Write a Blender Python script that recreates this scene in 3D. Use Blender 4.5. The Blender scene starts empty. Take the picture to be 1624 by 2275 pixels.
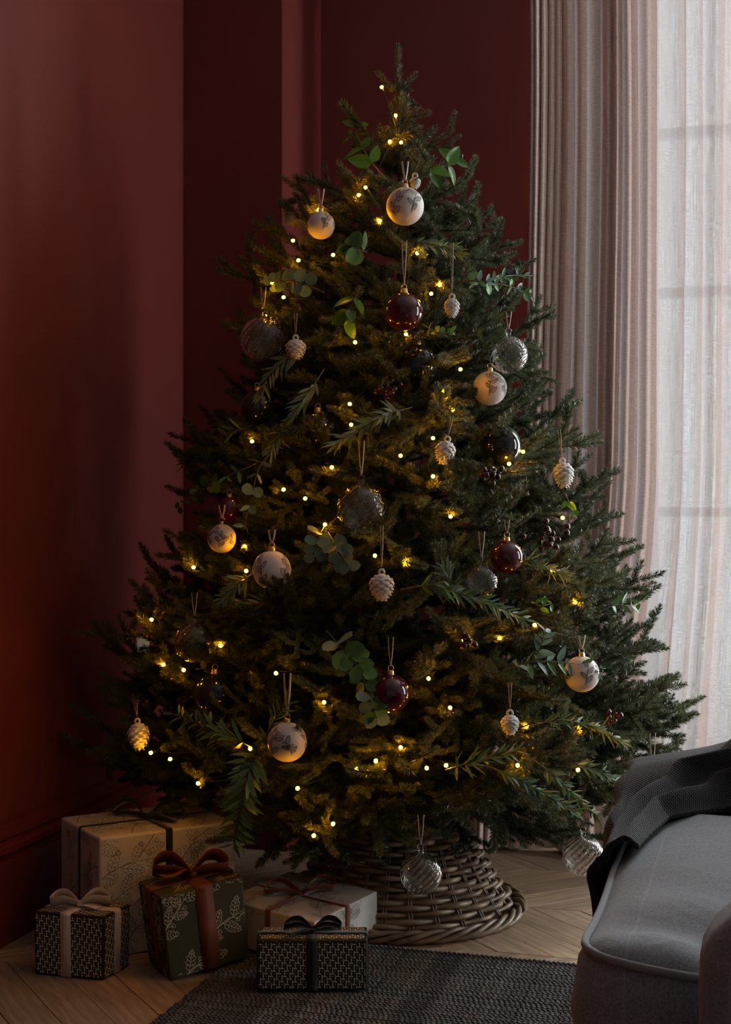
import bpy, bmesh, math, random
import numpy as np
from mathutils import Vector, Matrix, Quaternion

random.seed(7)
rng = np.random.default_rng(11)
scene = bpy.context.scene
col = scene.collection
PI = math.pi

# ------------------------------------------------------------------ camera
F = 3140.0                      # focal length in pixels of the 1624 x 2275 frame
CX, CY = 812.0, 1137.0
YAW = math.radians(16.5)
CAM = Vector((0.0, 0.0, 0.98))
FWD = Vector((-math.sin(YAW), math.cos(YAW), 0.0))
RGT = Vector((math.cos(YAW), math.sin(YAW), 0.0))
UP = Vector((0, 0, 1))
cam_data = bpy.data.cameras.new('camera')
cam_data.sensor_fit = 'VERTICAL'
cam_data.sensor_height = 36.0
cam_data.lens = F / 2275.0 * 36.0
cam_data.clip_start = 0.05
cam = bpy.data.objects.new('camera', cam_data)
cam.location = CAM
cam.rotation_euler = (PI / 2, 0, YAW)
col.objects.link(cam)
scene.camera = cam

# ------------------------------------------------------------------ light and exposure
SKY = 24.0
world = bpy.data.worlds.new('overcast_sky')
scene.world = world
world.use_nodes = True
wn = world.node_tree.nodes
wn['Background'].inputs['Color'].default_value = (0.94, 0.97, 1.0, 1)
wn['Background'].inputs['Strength'].default_value = SKY
vs = scene.view_settings
vs.view_transform = 'Standard'
vs.look = 'None'
vs.gamma = 1.0
vs.use_curve_mapping = False
vs.exposure = 0.0
WIN_X0, WIN_X1, WIN_Z1 = -0.44, 1.08, 2.78
def portal(name, loc, rot, sx, sy):
    ld = bpy.data.lights.new(name, 'AREA')
    ld.shape = 'RECTANGLE'; ld.size = sx; ld.size_y = sy
    ld.cycles.is_portal = True
    o = bpy.data.objects.new(name, ld); o.location = loc; o.rotation_euler = rot
    o['kind'] = 'helper'
    col.objects.link(o)
portal('window_portal', ((WIN_X0 + WIN_X1) / 2, 4.40, WIN_Z1 / 2), (-PI / 2, 0, 0), WIN_X1 - WIN_X0, WIN_Z1)
SIDE = (3.68, 4.12, 0.35, 2.78)  # y0, y1, z0, z1 of an unseen window added to brighten the chimney return
portal('side_portal', (2.82, (SIDE[0] + SIDE[1]) / 2, (SIDE[2] + SIDE[3]) / 2), (PI / 2, 0, PI / 2), SIDE[1] - SIDE[0], SIDE[3] - SIDE[2])
scene.cycles.max_bounces = 10
scene.cycles.diffuse_bounces = 4
scene.cycles.glossy_bounces = 4
scene.cycles.transmission_bounces = 8
scene.cycles.transparent_max_bounces = 24
scene.cycles.caustics_reflective = False
scene.cycles.sample_clamp_indirect = 4.0

# ------------------------------------------------------------------ pixel <-> place
def P(px, py, d):
    return CAM + d * (FWD + RGT * ((px - CX) / F) + UP * ((CY - py) / F))
def onz(px, py, z=0.0):
    return P(px, py, (CAM.z - z) * F / (py - CY))
def proj(p):
    v = Vector(p) - CAM
    d = v.dot(FWD)
    return CX + F * v.dot(RGT) / d, CY - F * v.z / d, d

# ------------------------------------------------------------------ materials
MATS = {}
def nd(nt, typ, **kw):
    n = nt.nodes.new(typ)
    for k, v in kw.items():
        if k in n.inputs.keys():
            n.inputs[k].default_value = v
        else:
            setattr(n, k, v)
    return n
def mat(name, color, rough=0.5, metal=0.0, spec=0.5, vary=0.0, vscale=8.0, bump=0.0, bscale=60.0, stretch=None,
        sheen=0.0, coat=0.0, objvary=0.0, transmission=0.0, ior=1.45, trans_leaf=0.0, emit=None, estr=0.0, sss=0.0):
    m = bpy.data.materials.new(name); m.use_nodes = True
    nt = m.node_tree; b = nt.nodes['Principled BSDF']; L = nt.links
    c4 = (*color, 1)
    b.inputs['Base Color'].default_value = c4
    b.inputs['Roughness'].default_value = rough
    b.inputs['Metallic'].default_value = metal
    b.inputs['Specular IOR Level'].default_value = spec
    b.inputs['IOR'].default_value = ior
    if sheen: b.inputs['Sheen Weight'].default_value = sheen; b.inputs['Sheen Roughness'].default_value = 0.4
    if coat: b.inputs['Coat Weight'].default_value = coat; b.inputs['Coat Roughness'].default_value = 0.05
    if transmission: b.inputs['Transmission Weight'].default_value = transmission
    if sss:
        b.inputs['Subsurface Weight'].default_value = sss
        b.inputs['Subsurface Radius'].default_value = (.02, .02, .02); b.inputs['Subsurface Scale'].default_value = 0.5
    if emit:
        b.inputs['Emission Color'].default_value = (*emit, 1); b.inputs['Emission Strength'].default_value = estr
    tc = nd(nt, 'ShaderNodeTexCoord')
    src = tc.outputs['Object']
    if stretch:
        mp = nd(nt, 'ShaderNodeMapping'); mp.inputs['Scale'].default_value = stretch
        L.new(src, mp.inputs['Vector']); src = mp.outputs['Vector']
    out = None
    if vary:
        n = nd(nt, 'ShaderNodeTexNoise', Scale=vscale, Detail=4.0)
        L.new(src, n.inputs['Vector'])
        mr = nd(nt, 'ShaderNodeMapRange'); mr.inputs['From Min'].default_value = .3; mr.inputs['From Max'].default_value = .7
        mr.inputs['To Min'].default_value = 1 - vary; mr.inputs['To Max'].default_value = 1 + vary
        L.new(n.outputs['Fac'], mr.inputs['Value'])
        out = mr.outputs['Result']
    if objvary:
        oi = nd(nt, 'ShaderNodeObjectInfo')
        mr = nd(nt, 'ShaderNodeMapRange'); mr.inputs['To Min'].default_value = 1 - objvary; mr.inputs['To Max'].default_value = 1 + objvary
        L.new(oi.outputs['Random'], mr.inputs['Value'])
        if out is None: out = mr.outputs['Result']
        else:
            mu = nd(nt, 'ShaderNodeMath', operation='MULTIPLY'); L.new(out, mu.inputs[0]); L.new(mr.outputs['Result'], mu.inputs[1]); out = mu.outputs[0]
    if out is not None:
        mx = nd(nt, 'ShaderNodeVectorMath', operation='SCALE'); mx.inputs[0].default_value = color
        L.new(out, mx.inputs['Scale']); L.new(mx.outputs[0], b.inputs['Base Color'])
    if bump:
        n = nd(nt, 'ShaderNodeTexNoise', Scale=bscale, Detail=3.0); L.new(src, n.inputs['Vector'])
        bp = nd(nt, 'ShaderNodeBump', Strength=bump, Distance=0.004)
        L.new(n.outputs['Fac'], bp.inputs['Height']); L.new(bp.outputs['Normal'], b.inputs['Normal'])
    if trans_leaf:
        tr = nd(nt, 'ShaderNodeBsdfTranslucent')
        if out is not None: L.new(mx.outputs[0], tr.inputs['Color'])
        else: tr.inputs['Color'].default_value = c4
        ms = nd(nt, 'ShaderNodeMixShader', Fac=trans_leaf)
        L.new(b.outputs[0], ms.inputs[1]); L.new(tr.outputs[0], ms.inputs[2])
        L.new(ms.outputs[0], nt.nodes['Material Output'].inputs['Surface'])
    MATS[name] = m
    return m

mat('oxblood_paint', (0.175, 0.034, 0.029), rough=0.42, vary=0.06, vscale=1.5, bump=0.04, bscale=180)
mat('oxblood_gloss', (0.140, 0.022, 0.019), rough=0.3, vary=0.08, vscale=3)
mat('ceiling_white', (0.46, 0.44, 0.43), rough=0.8)
mat('rear_wall', (0.36, 0.35, 0.34), rough=0.8)
mat('oak', (0.315, 0.222, 0.148), rough=0.5, vary=0.35, vscale=5, stretch=(1.2, 16, 1), objvary=0.16, bump=0.10, bscale=9)
mat('oak_groove', (0.08, 0.05, 0.03), rough=0.9)
mat('white_paint', (0.62, 0.62, 0.60), rough=0.4)
mat('willow', (0.215, 0.150, 0.098), rough=0.38, vary=0.5, vscale=22, objvary=0.25, bump=0.25, bscale=70)
mat('willow_stake', (0.23, 0.17, 0.12), rough=0.5, objvary=0.2)
mat('rug_yarn', (0.068, 0.066, 0.063), rough=0.95, vary=0.6, vscale=45, objvary=0.25, bump=0.6, bscale=500, sheen=0.2)
mat('needle', (0.098, 0.118, 0.062), rough=0.38, spec=0.55, objvary=0.35, vary=0.3, vscale=9, trans_leaf=0.22)
mat('bark', (0.035, 0.024, 0.014), rough=0.9)
mat('wire', (0.006, 0.010, 0.007), rough=0.6)
mat('gold_cap', (0.75, 0.52, 0.24), rough=0.28, metal=1.0)
mat('matte_white', (0.66, 0.59, 0.55), rough=0.55)
mat('bauble_ink', (0.030, 0.013, 0.012), rough=0.7)
mat('burgundy_gloss', (0.060, 0.005, 0.008), rough=0.12, coat=0.6)
mat('black_gloss', (0.008, 0.010, 0.009), rough=0.10, coat=0.5)
mat('bisque', (0.72, 0.70, 0.67), rough=0.6)
mat('ribbon_cream', (0.42, 0.36, 0.31), rough=0.6)
mat('twine', (0.30, 0.25, 0.20), rough=0.8)
mat('paper_white', (0.60, 0.56, 0.53), rough=0.6, vary=0.05, vscale=6)
mat('ink_green', (0.15, 0.145, 0.115), rough=0.8)
mat('paper_olive', (0.036, 0.035, 0.008), rough=0.55, vary=0.1, vscale=6)
mat('ink_cream', (0.55, 0.50, 0.39), rough=0.8)
mat('paper_black', (0.015, 0.015, 0.009), rough=0.5)
mat('ink_pale', (0.72, 0.67, 0.55), rough=0.8)
mat('velvet_black', (0.006, 0.010, 0.008), rough=0.9, sheen=0.35)
mat('velvet_rust', (0.165, 0.034, 0.012), rough=0.8, sheen=0.4, vary=0.12, vscale=30)
mat('satin_rust', (0.145, 0.036, 0.012), rough=0.6, vary=0.1, vscale=14)
mat('velvet_white', (0.66, 0.58, 0.52), rough=0.85, sheen=0.3, bump=0.15, bscale=120)
mat('throw_knit', (0.012, 0.013, 0.016), rough=0.95, sheen=0.15)
mat('throw_hem', (0.16, 0.16, 0.16), rough=0.95)
mat('euca_silver', (0.12, 0.20, 0.155), rough=0.5, objvary=0.3, vary=0.15, vscale=30, trans_leaf=0.2)
mat('euca_green', (0.075, 0.175, 0.045), rough=0.42, objvary=0.35, vary=0.15, vscale=30, trans_leaf=0.25)
mat('salal_green', (0.060, 0.165, 0.018), rough=0.32, objvary=0.35, vary=0.2, vscale=25, trans_leaf=0.25)
mat('lance_grey', (0.125, 0.195, 0.125), rough=0.55, objvary=0.35, trans_leaf=0.2)
mat('lance_green', (0.085, 0.155, 0.05), rough=0.45, objvary=0.35, trans_leaf=0.22)
mat('feather_gold', (0.22, 0.23, 0.06), rough=0.6, objvary=0.3, trans_leaf=0.25)
mat('stem_green', (0.055, 0.065, 0.025), rough=0.6)
mat('stem_brown', (0.060, 0.030, 0.018), rough=0.6)
mat('berry', (0.035, 0.006, 0.006), rough=0.25, coat=0.3)
mat('switch_cream', (0.62, 0.52, 0.36), rough=0.35)
mat('leg_wood', (0.05, 0.028, 0.015), rough=0.4)

def glass_mat():
    m = mat('bauble_glass', (0.97, 0.97, 0.96), rough=0.0, spec=0.6, transmission=1.0, ior=1.42)
    return m
glass_mat()

def pane_mat():
    m = bpy.data.materials.new('window_glass'); m.use_nodes = True
    nt = m.node_tree; nt.nodes.remove(nt.nodes['Principled BSDF']); L = nt.links
    fr = nd(nt, 'ShaderNodeFresnel', IOR=1.45)
    t = nd(nt, 'ShaderNodeBsdfTransparent'); t.inputs['Color'].default_value = (.93, .96, .94, 1)
    g = nd(nt, 'ShaderNodeBsdfGlossy', Roughness=0.02)
    ms = nd(nt, 'ShaderNodeMixShader')
    L.new(fr.outputs[0], ms.inputs[0]); L.new(t.outputs[0], ms.inputs[1]); L.new(g.outputs[0], ms.inputs[2])
    L.new(ms.outputs[0], nt.nodes['Material Output'].inputs['Surface'])
    MATS['window_glass'] = m
pane_mat()

def sheer_mat():
    m = bpy.data.materials.new('sheer_linen'); m.use_nodes = True
    nt = m.node_tree; nt.nodes.remove(nt.nodes['Principled BSDF']); L = nt.links
    tc = nd(nt, 'ShaderNodeTexCoord')
    def threads(sx, sz, det):
        mp = nd(nt, 'ShaderNodeMapping'); mp.inputs['Scale'].default_value = (sx, sx * .2, sz)
        L.new(tc.outputs['UV'], mp.inputs['Vector'])
        n = nd(nt, 'ShaderNodeTexNoise', Scale=1.0, Detail=det); L.new(mp.outputs[0], n.inputs['Vector'])
        return n.outputs['Fac']
    def uvnoise(su, sv):
        mp = nd(nt, 'ShaderNodeMapping'); mp.inputs['Scale'].default_value = (su, sv, 1)
        L.new(tc.outputs['UV'], mp.inputs['Vector'])
        n = nd(nt, 'ShaderNodeTexNoise', Scale=1.0, Detail=2.0); n.noise_dimensions = '2D'
        L.new(mp.outputs[0], n.inputs['Vector'])
        return n.outputs['Fac']
    a = uvnoise(110, 1000); b_ = uvnoise(900, 18)
    ad = nd(nt, 'ShaderNodeMath', operation='ADD'); L.new(a, ad.inputs[0]); L.new(b_, ad.inputs[1])
    def rng_(lo, hi):
        mr = nd(nt, 'ShaderNodeMapRange'); mr.inputs['From Min'].default_value = .72; mr.inputs['From Max'].default_value = 1.28
        mr.inputs['To Min'].default_value = lo; mr.inputs['To Max'].default_value = hi
        L.new(ad.outputs[0], mr.inputs['Value']); return mr.outputs[0]
    t = nd(nt, 'ShaderNodeBsdfTransparent')
    tl = nd(nt, 'ShaderNodeBsdfTranslucent'); tl.inputs['Color'].default_value = (.74, .79, .83, 1)
    df = nd(nt, 'ShaderNodeBsdfDiffuse')
    sc = nd(nt, 'ShaderNodeVectorMath', operation='SCALE'); sc.inputs[0].default_value = (.74, .59, .535); L.new(rng_(.82, 1.14), sc.inputs['Scale']); L.new(sc.outputs[0], df.inputs['Color'])
    m1 = nd(nt, 'ShaderNodeMixShader'); L.new(rng_(.954, .964), m1.inputs[0]); L.new(tl.outputs[0], m1.inputs[1]); L.new(df.outputs[0], m1.inputs[2])
    m2 = nd(nt, 'ShaderNodeMixShader'); L.new(rng_(.990, 1.0), m2.inputs[0]); L.new(t.outputs[0], m2.inputs[1]); L.new(m1.outputs[0], m2.inputs[2])
    L.new(m2.outputs[0], nt.nodes['Material Output'].inputs['Surface'])
    MATS['sheer_linen'] = m
sheer_mat()

def check_mat():
    m = mat('grey_check_wool', (0.218, 0.23, 0.254), rough=0.95, sheen=0.25, bump=0.25, bscale=1500, vary=0.30, vscale=330)
    nt = m.node_tree; L = nt.links; b = nt.nodes['Principled BSDF']
    geo = nd(nt, 'ShaderNodeTexCoord')
    sep = nd(nt, 'ShaderNodeSeparateXYZ'); L.new(geo.outputs['Object'], sep.inputs[0])
    def line(out, period, off):
        a = nd(nt, 'ShaderNodeMath', operation='ADD'); a.inputs[1].default_value = off; L.new(out, a.inputs[0])
        d = nd(nt, 'ShaderNodeMath', operation='DIVIDE'); d.inputs[1].default_value = period; L.new(a.outputs[0], d.inputs[0])
        f = nd(nt, 'ShaderNodeMath', operation='FRACT'); L.new(d.outputs[0], f.inputs[0])
        l = nd(nt, 'ShaderNodeMath', operation='LESS_THAN'); l.inputs[1].default_value = 0.022; L.new(f.outputs[0], l.inputs[0])
        return l.outputs[0]
    xl = line(sep.outputs['X'], .150, .31); yl = line(sep.outputs['Y'], .105, .10); zl = line(sep.outputs['Z'], .14, .02)
    m1 = nd(nt, 'ShaderNodeMath', operation='MAXIMUM'); L.new(xl, m1.inputs[0]); L.new(yl, m1.inputs[1])
    m2 = nd(nt, 'ShaderNodeMath', operation='MAXIMUM'); L.new(m1.outputs[0], m2.inputs[0]); L.new(zl, m2.inputs[1])
    m3 = nd(nt, 'ShaderNodeMath', operation='MULTIPLY'); m3.inputs[1].default_value = .36; L.new(m2.outputs[0], m3.inputs[0])
    old = b.inputs['Base Color'].links[0].from_socket
    mx = nd(nt, 'ShaderNodeMix'); mx.data_type = 'RGBA'
    L.new(m3.outputs[0], mx.inputs['Factor']); L.new(old, mx.inputs['A']); mx.inputs['B'].default_value = (.36, .36, .37, 1)
    L.new(mx.outputs['Result'], b.inputs['Base Color'])
check_mat()
mat('piping_wool', (0.24, 0.252, 0.275), rough=0.95, sheen=0.2)

# ------------------------------------------------------------------ mesh helpers
class MB:
    def __init__(self): self.v = []; self.f = []; self.m = []
    def add(self, vs, fs, mi=0):
        o = len(self.v)
        self.v.extend([tuple(p) for p in vs])
        for f in fs:
            self.f.append([i + o for i in f]); self.m.append(mi)
    def box(self, a, b, mi=0):
        x0, y0, z0 = a; x1, y1, z1 = b
        vs = [(x0,y0,z0),(x1,y0,z0),(x1,y1,z0),(x0,y1,z0),(x0,y0,z1),(x1,y0,z1),(x1,y1,z1),(x0,y1,z1)]
        self.add(vs, [(0,3,2,1),(4,5,6,7),(0,1,5,4),(1,2,6,5),(2,3,7,6),(3,0,4,7)], mi)
    def tube(self, pts, rad, n=6, mi=0, closed=False, cap=True):
        pts = [Vector(p) for p in pts]; N = len(pts)
        rs = rad if hasattr(rad, '__len__') else [rad] * N
        vs = []; prev = None
        for i, p in enumerate(pts):
            if closed: t = pts[(i + 1) % N] - pts[i - 1]
            else: t = pts[min(i + 1, N - 1)] - pts[max(i - 1, 0)]
            if t.length < 1e-9: t = Vector((0, 0, 1))
            t.normalize()
            if prev is None:
                u = t.orthogonal().normalized()
            else:
                u = prev - t * prev.dot(t)
                u = u.normalized() if u.length > 1e-6 else t.orthogonal().normalized()
            prev = u; w = t.cross(u)
            for k in range(n):
                a = 2 * PI * k / n
                vs.append(p + (u * math.cos(a) + w * math.sin(a)) * rs[i])
        fs = []
        for i in range(N if closed else N - 1):
            j = (i + 1) % N
            for k in range(n):
                k2 = (k + 1) % n
                fs.append((i*n+k, i*n+k2, j*n+k2, j*n+k))
        if cap and not closed:
            fs.append(tuple(range(n - 1, -1, -1))); fs.append(tuple((N-1)*n + k for k in range(n)))
        self.add(vs, fs, mi)
    def lathe(self, prof, n=24, mi=0, centre=(0, 0, 0)):
        cx, cy, cz = centre; vs = []; fs = []
        for r, z in prof:
            for k in range(n):
                a = 2 * PI * k / n; vs.append((cx + r*math.cos(a), cy + r*math.sin(a), cz + z))
        for i in range(len(prof) - 1):
            for k in range(n):
                k2 = (k + 1) % n
                fs.append((i*n+k, i*n+k2, (i+1)*n+k2, (i+1)*n+k))
        self.add(vs, fs, mi)
    def grid(self, rows, mi=0, flip=False):
        nr = len(rows); nc = len(rows[0]); vs = [p for r in rows for p in r]; fs = []
        for i in range(nr - 1):
            for j in range(nc - 1):
                q = (i*nc+j, i*nc+j+1, (i+1)*nc+j+1, (i+1)*nc+j)
                fs.append(q[::-1] if flip else q)
        self.add(vs, fs, mi)
    def build(self, name, mats, parent=None, smooth=True, loc=None):
        me = bpy.data.meshes.new(name)
        me.from_pydata(self.v, [], self.f); me.update()
        if isinstance(mats, str): mats = [mats]
        for mm in mats: me.materials.append(MATS[mm])
        if len(mats) > 1: me.polygons.foreach_set('material_index', self.m)
        if smooth: me.polygons.foreach_set('use_smooth', [True] * len(me.polygons))
        return link(name, me, parent, loc)
def link(name, me, parent=None, loc=None):
    o = bpy.data.objects.new(name, me); col.objects.link(o)
    if parent is not None: o.parent = parent
    if loc is not None: o.location = loc
    return o
def tag(o, label=None, cat=None, group=None, kind=None):
    if label: o['label'] = label
    if cat: o['category'] = cat
    if group: o['group'] = group
    if kind: o['kind'] = kind
    return o
def thing(name, loc, label, cat, group=None, rotz=0.0):
    o = bpy.data.objects.new(name, None); o.empty_display_size = 0.02
    o.location = loc; o.rotation_euler = (0, 0, rotz); col.objects.link(o)
    return tag(o, label, cat, group)
def struct(o, label=None):
    o['kind'] = 'structure'
    if label: o['label'] = label
    return o
def bevel_obj(o, w, seg=3, angle=30):
    b = o.modifiers.new('bevel', 'BEVEL'); b.width = w; b.segments = seg; b.limit_method = 'ANGLE'; b.angle_limit = math.radians(angle)
    b.harden_normals = False
    return o
def lerp(a, b, t): return a + (b - a) * t
def sstep(a, b, x):
    t = min(1, max(0, (x - a) / (b - a))); return t * t * (3 - 2 * t)
def interp(tab, x):
    if x <= tab[0][0]: return tab[0][1]
    for (x0, y0), (x1, y1) in zip(tab, tab[1:]):
        if x <= x1: return lerp(y0, y1, (x - x0) / (x1 - x0))
    return tab[-1][1]
def catmull(pts, n=8):
    pts = [Vector(p) for p in pts]; out = []
    for i in range(len(pts) - 1):
        p0 = pts[max(i - 1, 0)]; p1 = pts[i]; p2 = pts[i + 1]; p3 = pts[min(i + 2, len(pts) - 1)]
        for k in range(n):
            t = k / n
            out.append(0.5 * ((2*p1) + (p2-p0)*t + (2*p0-5*p1+4*p2-p3)*t*t + (3*p1-p0-3*p2+p3)*t**3))
    out.append(pts[-1]); return out

# ------------------------------------------------------------------ the room
XL, XR, YB, YF, ZC = -1.71, 2.7, 4.23, -2.6, 3.05
XC, YC = -1.40, 3.87            # outer corner of the projecting chimney breast
b = MB(); b.box((XL - .15, YF - .15, -.12), (XR + .15, YB + .3, -.018)); floor = struct(b.build('floor', 'oak_groove', smooth=False), 'pale oak chevron parquet floor')
b = MB(); b.box((XL - .15, YF - .15, ZC), (XR + .15, YB + .3, ZC + .12)); struct(b.build('ceiling', 'ceiling_white', smooth=False), 'plain ceiling above the room')
b = MB(); b.box((XL - .15, YF - .15, -.018), (XL, YB, ZC)); struct(b.build('wall_left', 'oxblood_paint', smooth=False), 'deep oxblood red painted side wall')
b = MB()
b.box((XL - .15, YB, -.018), (WIN_X0, YB + .22, ZC)); b.box((WIN_X0, YB, WIN_Z1), (WIN_X1, YB + .22, ZC)); b.box((WIN_X1, YB, -.018), (XR + .15, YB + .22, ZC))
b.box((WIN_X0, YB, -.018), (WIN_X1, YB + .22, .06))
struct(b.build('wall_back', 'oxblood_paint', smooth=False), 'dark oxblood red wall behind the tree with tall window')
b = MB(); b.box((XL, YC, -.018), (XC, YB, ZC)); struct(b.build('wall_chimney', 'oxblood_paint', smooth=False), 'oxblood red chimney breast projecting from the wall')
b = MB()
b.box((XR, YF - .15, -.018), (XR + .15, SIDE[0], ZC)); b.box((XR, SIDE[1], -.018), (XR + .15, YB, ZC))
b.box((XR, SIDE[0], -.018), (XR + .15, SIDE[1], SIDE[2])); b.box((XR, SIDE[0], SIDE[3]), (XR + .15, SIDE[1], ZC))
struct(b.build('wall_right', 'rear_wall', smooth=False), 'plain side wall beyond the armchair')
b = MB(); b.box((XL, YF - .15, -.018), (XR, YF, ZC)); struct(b.build('wall_front', 'rear_wall', smooth=False), 'plain wall facing the tree')

# skirting boards: a moulded profile swept along each wall
PROF = [(0, 0), (.024, 0), (.024, .185), (.020, .190), (.020, .198), (.030, .204), (.034, .212), (.032, .222), (.024, .228), (.022, .236), (.026, .242), (.026, .250), (.018, .262), (.008, .268), (.006, .276), (0, .278)]
def skirting(name, a, c, nrm, m0=0.0, m1=0.0):
    a = Vector((*a, 0)); c = Vector((*c, 0)); n = Vector((*nrm, 0)); t = (c - a).normalized()
    b = MB(); rows = []
    for o, z in PROF:
        rows.append([a + n*o - t*(o*m0) + UP*z, c + n*o + t*(o*m1) + UP*z])
    b.grid(rows)
    return struct(b.build(name, 'oxblood_gloss', smooth=False), 'tall moulded oxblood skirting board')
skirting('baseboard_left', (XL, YF), (XL, YC), (1, 0), 0, 0)
skirting('baseboard_chimney', (XL, YC), (XC, YC), (0, -1), 0, 1)
skirting('baseboard_return', (XC, YC), (XC, YB), (1, 0), 1, 0)
skirting('baseboard_back', (XC, YB), (WIN_X0 - .10, YB), (0, -1), 0, 0)

# window: frame, glazing bars and panes, one piece each
win = thing('window_1', (WIN_X0, YB + .12, .06), 'tall white framed window behind sheer curtain', None); win['kind'] = 'structure'
W = WIN_X1 - WIN_X0; H = WIN_Z1 - .06
def wbar(name, x0, x1, z0, z1, d=.05):
    b = MB(); b.box((x0, -d / 2, z0), (x1, d / 2, z1)); o = b.build(name, 'white_paint', win, smooth=False); bevel_obj(o, .004, 1); return o
wbar('stile', 0, .075, 0, H, .07); wbar('stile', W - .075, W, 0, H, .07)
wbar('rail', .075, W - .075, 0, .16, .07); wbar('rail', .075, W - .075, H - .08, H, .07)
wbar('mullion', W / 2 - .06, W / 2 + .06, .16, H - .08, .07)
zs = [.16, .92, 1.58, 2.06, H - .08]
xs = [.075, W / 2 - .06], [W / 2 + .06, W - .075]
for x0, x1 in xs:
    for z in zs[1:-1]: wbar('glazing_bar', x0, x1, z - .014, z + .014, .045)
    for z0, z1 in zip(zs, zs[1:]):
        b = MB(); b.add([(x0, 0, z0), (x1, 0, z0), (x1, 0, z1), (x0, 0, z1)], [(0, 1, 2, 3)]); b.build('pane', 'window_glass', win, smooth=False)
b = MB()
b.box((WIN_X0 - .10, YB - .025, 0), (WIN_X0, YB, WIN_Z1 + .10)); b.box((WIN_X0, YB - .025, WIN_Z1), (WIN_X1, YB, WIN_Z1 + .10)); b.box((WIN_X1, YB - .025, 0), (WIN_X1 + .10, YB, WIN_Z1 + .10))
o = struct(b.build('trim_1', 'oxblood_gloss', smooth=False), 'painted architrave around the window'); bevel_obj(o, .008, 2)

added_win = thing('added_side_window', (XR + .08, SIDE[0], SIDE[2]), 'unseen white framed window added to light the chimney breast return', None); added_win['kind'] = 'structure'  # invented opening, out of view; gives side daylight to chimney return and left wall
W2, H2 = SIDE[1] - SIDE[0], SIDE[3] - SIDE[2]
for nm, y0, y1, z0, z1 in (('stile', 0, .06, 0, H2), ('stile', W2 - .06, W2, 0, H2), ('rail', .06, W2 - .06, 0, .08), ('rail', .06, W2 - .06, H2 - .06, H2), ('glazing_bar', .06, W2 - .06, H2 / 2 - .02, H2 / 2 + .02)):
    b = MB(); b.box((-.03, y0, z0), (.03, y1, z1)); b.build(nm, 'white_paint', added_win, smooth=False)
for z0, z1 in ((.08, H2 / 2 - .02), (H2 / 2 + .02, H2 - .06)):
    b = MB(); b.add([(0, .06, z0), (0, W2 - .06, z0), (0, W2 - .06, z1), (0, .06, z1)], [(0, 1, 2, 3)]); b.build('pane', 'window_glass', added_win, smooth=False)

# light switch on the side wall
sw = thing('light_switch', (XL + .001, 3.575, .592), 'cream switch plate on the red wall beside the spruce tree', 'switch')
b = MB(); b.box((0, -.036, -.043), (.009, .043, .043)); bevel_obj(b.build('plate', 'switch_cream', sw, smooth=False), .003, 2)
b = MB(); b.box((.009, -.014, -.014), (.014, .014, .014)); bevel_obj(b.build('rocker', 'switch_cream', sw, smooth=False), .002, 2)

# floor planks: chevron columns running along the back wall
PW = 0.127; CW = 0.375
def plank_mesh(up):
    g = .0006; b = bmesh.new()
    h = CW / 2 - g; s = h if up else -h; w = PW / 2 - g * 1.4
    pts = [(-s - w, -h), (-s + w, -h), (s + w, h), (s - w, h)]
    # local frame turned so that the grain runs along local x
    ang = math.radians(45 if up else -45)
    R = Matrix.Rotation(-ang, 2)
    q = [R @ Vector(p) for p in pts]
    top = [b.verts.new((p.x, p.y, 0)) for p in q]; bot = [b.verts.new((p.x, p.y, -.016)) for p in q]
    b.faces.new(top)
    for i in range(4): b.faces.new([top[i], bot[i], bot[(i + 1) % 4], top[(i + 1) % 4]])
    bmesh.ops.recalc_face_normals(b, faces=b.faces)
    bmesh.ops.bevel(b, geom=[e for e in b.edges if all(v.co.z > -.001 for v in e.verts)], offset=.0007, segments=1, affect='EDGES')
    me = bpy.data.meshes.new('plank'); b.to_mesh(me); b.free(); me.materials.append(MATS['oak']); return me, ang
PM = {True: plank_mesh(True), False: plank_mesh(False)}
for c in range(-6, 1):
    yc = YB - .0025 - CW * (-c + .5)
    up = (c % 2 != 0)
    me, ang = PM[up]
    x = XL - .17
    while x < 0.75:
        o = link('plank', me, floor, (x + random.uniform(-.0005, .0005), yc, random.uniform(-.0006, .0004)))
        o.rotation_euler = (0, 0, ang)
        x += PW
b = MB(); b.box((XL, YF, -.0175), (XR, YB - .005 - 7 * CW, 0)); b.box((.95, YB - .005 - 7 * CW, -.0175), (XR, YB, 0))
o = b.build('parquet_rest', 'oak', floor, smooth=False); o['kind'] = 'stuff'

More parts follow.
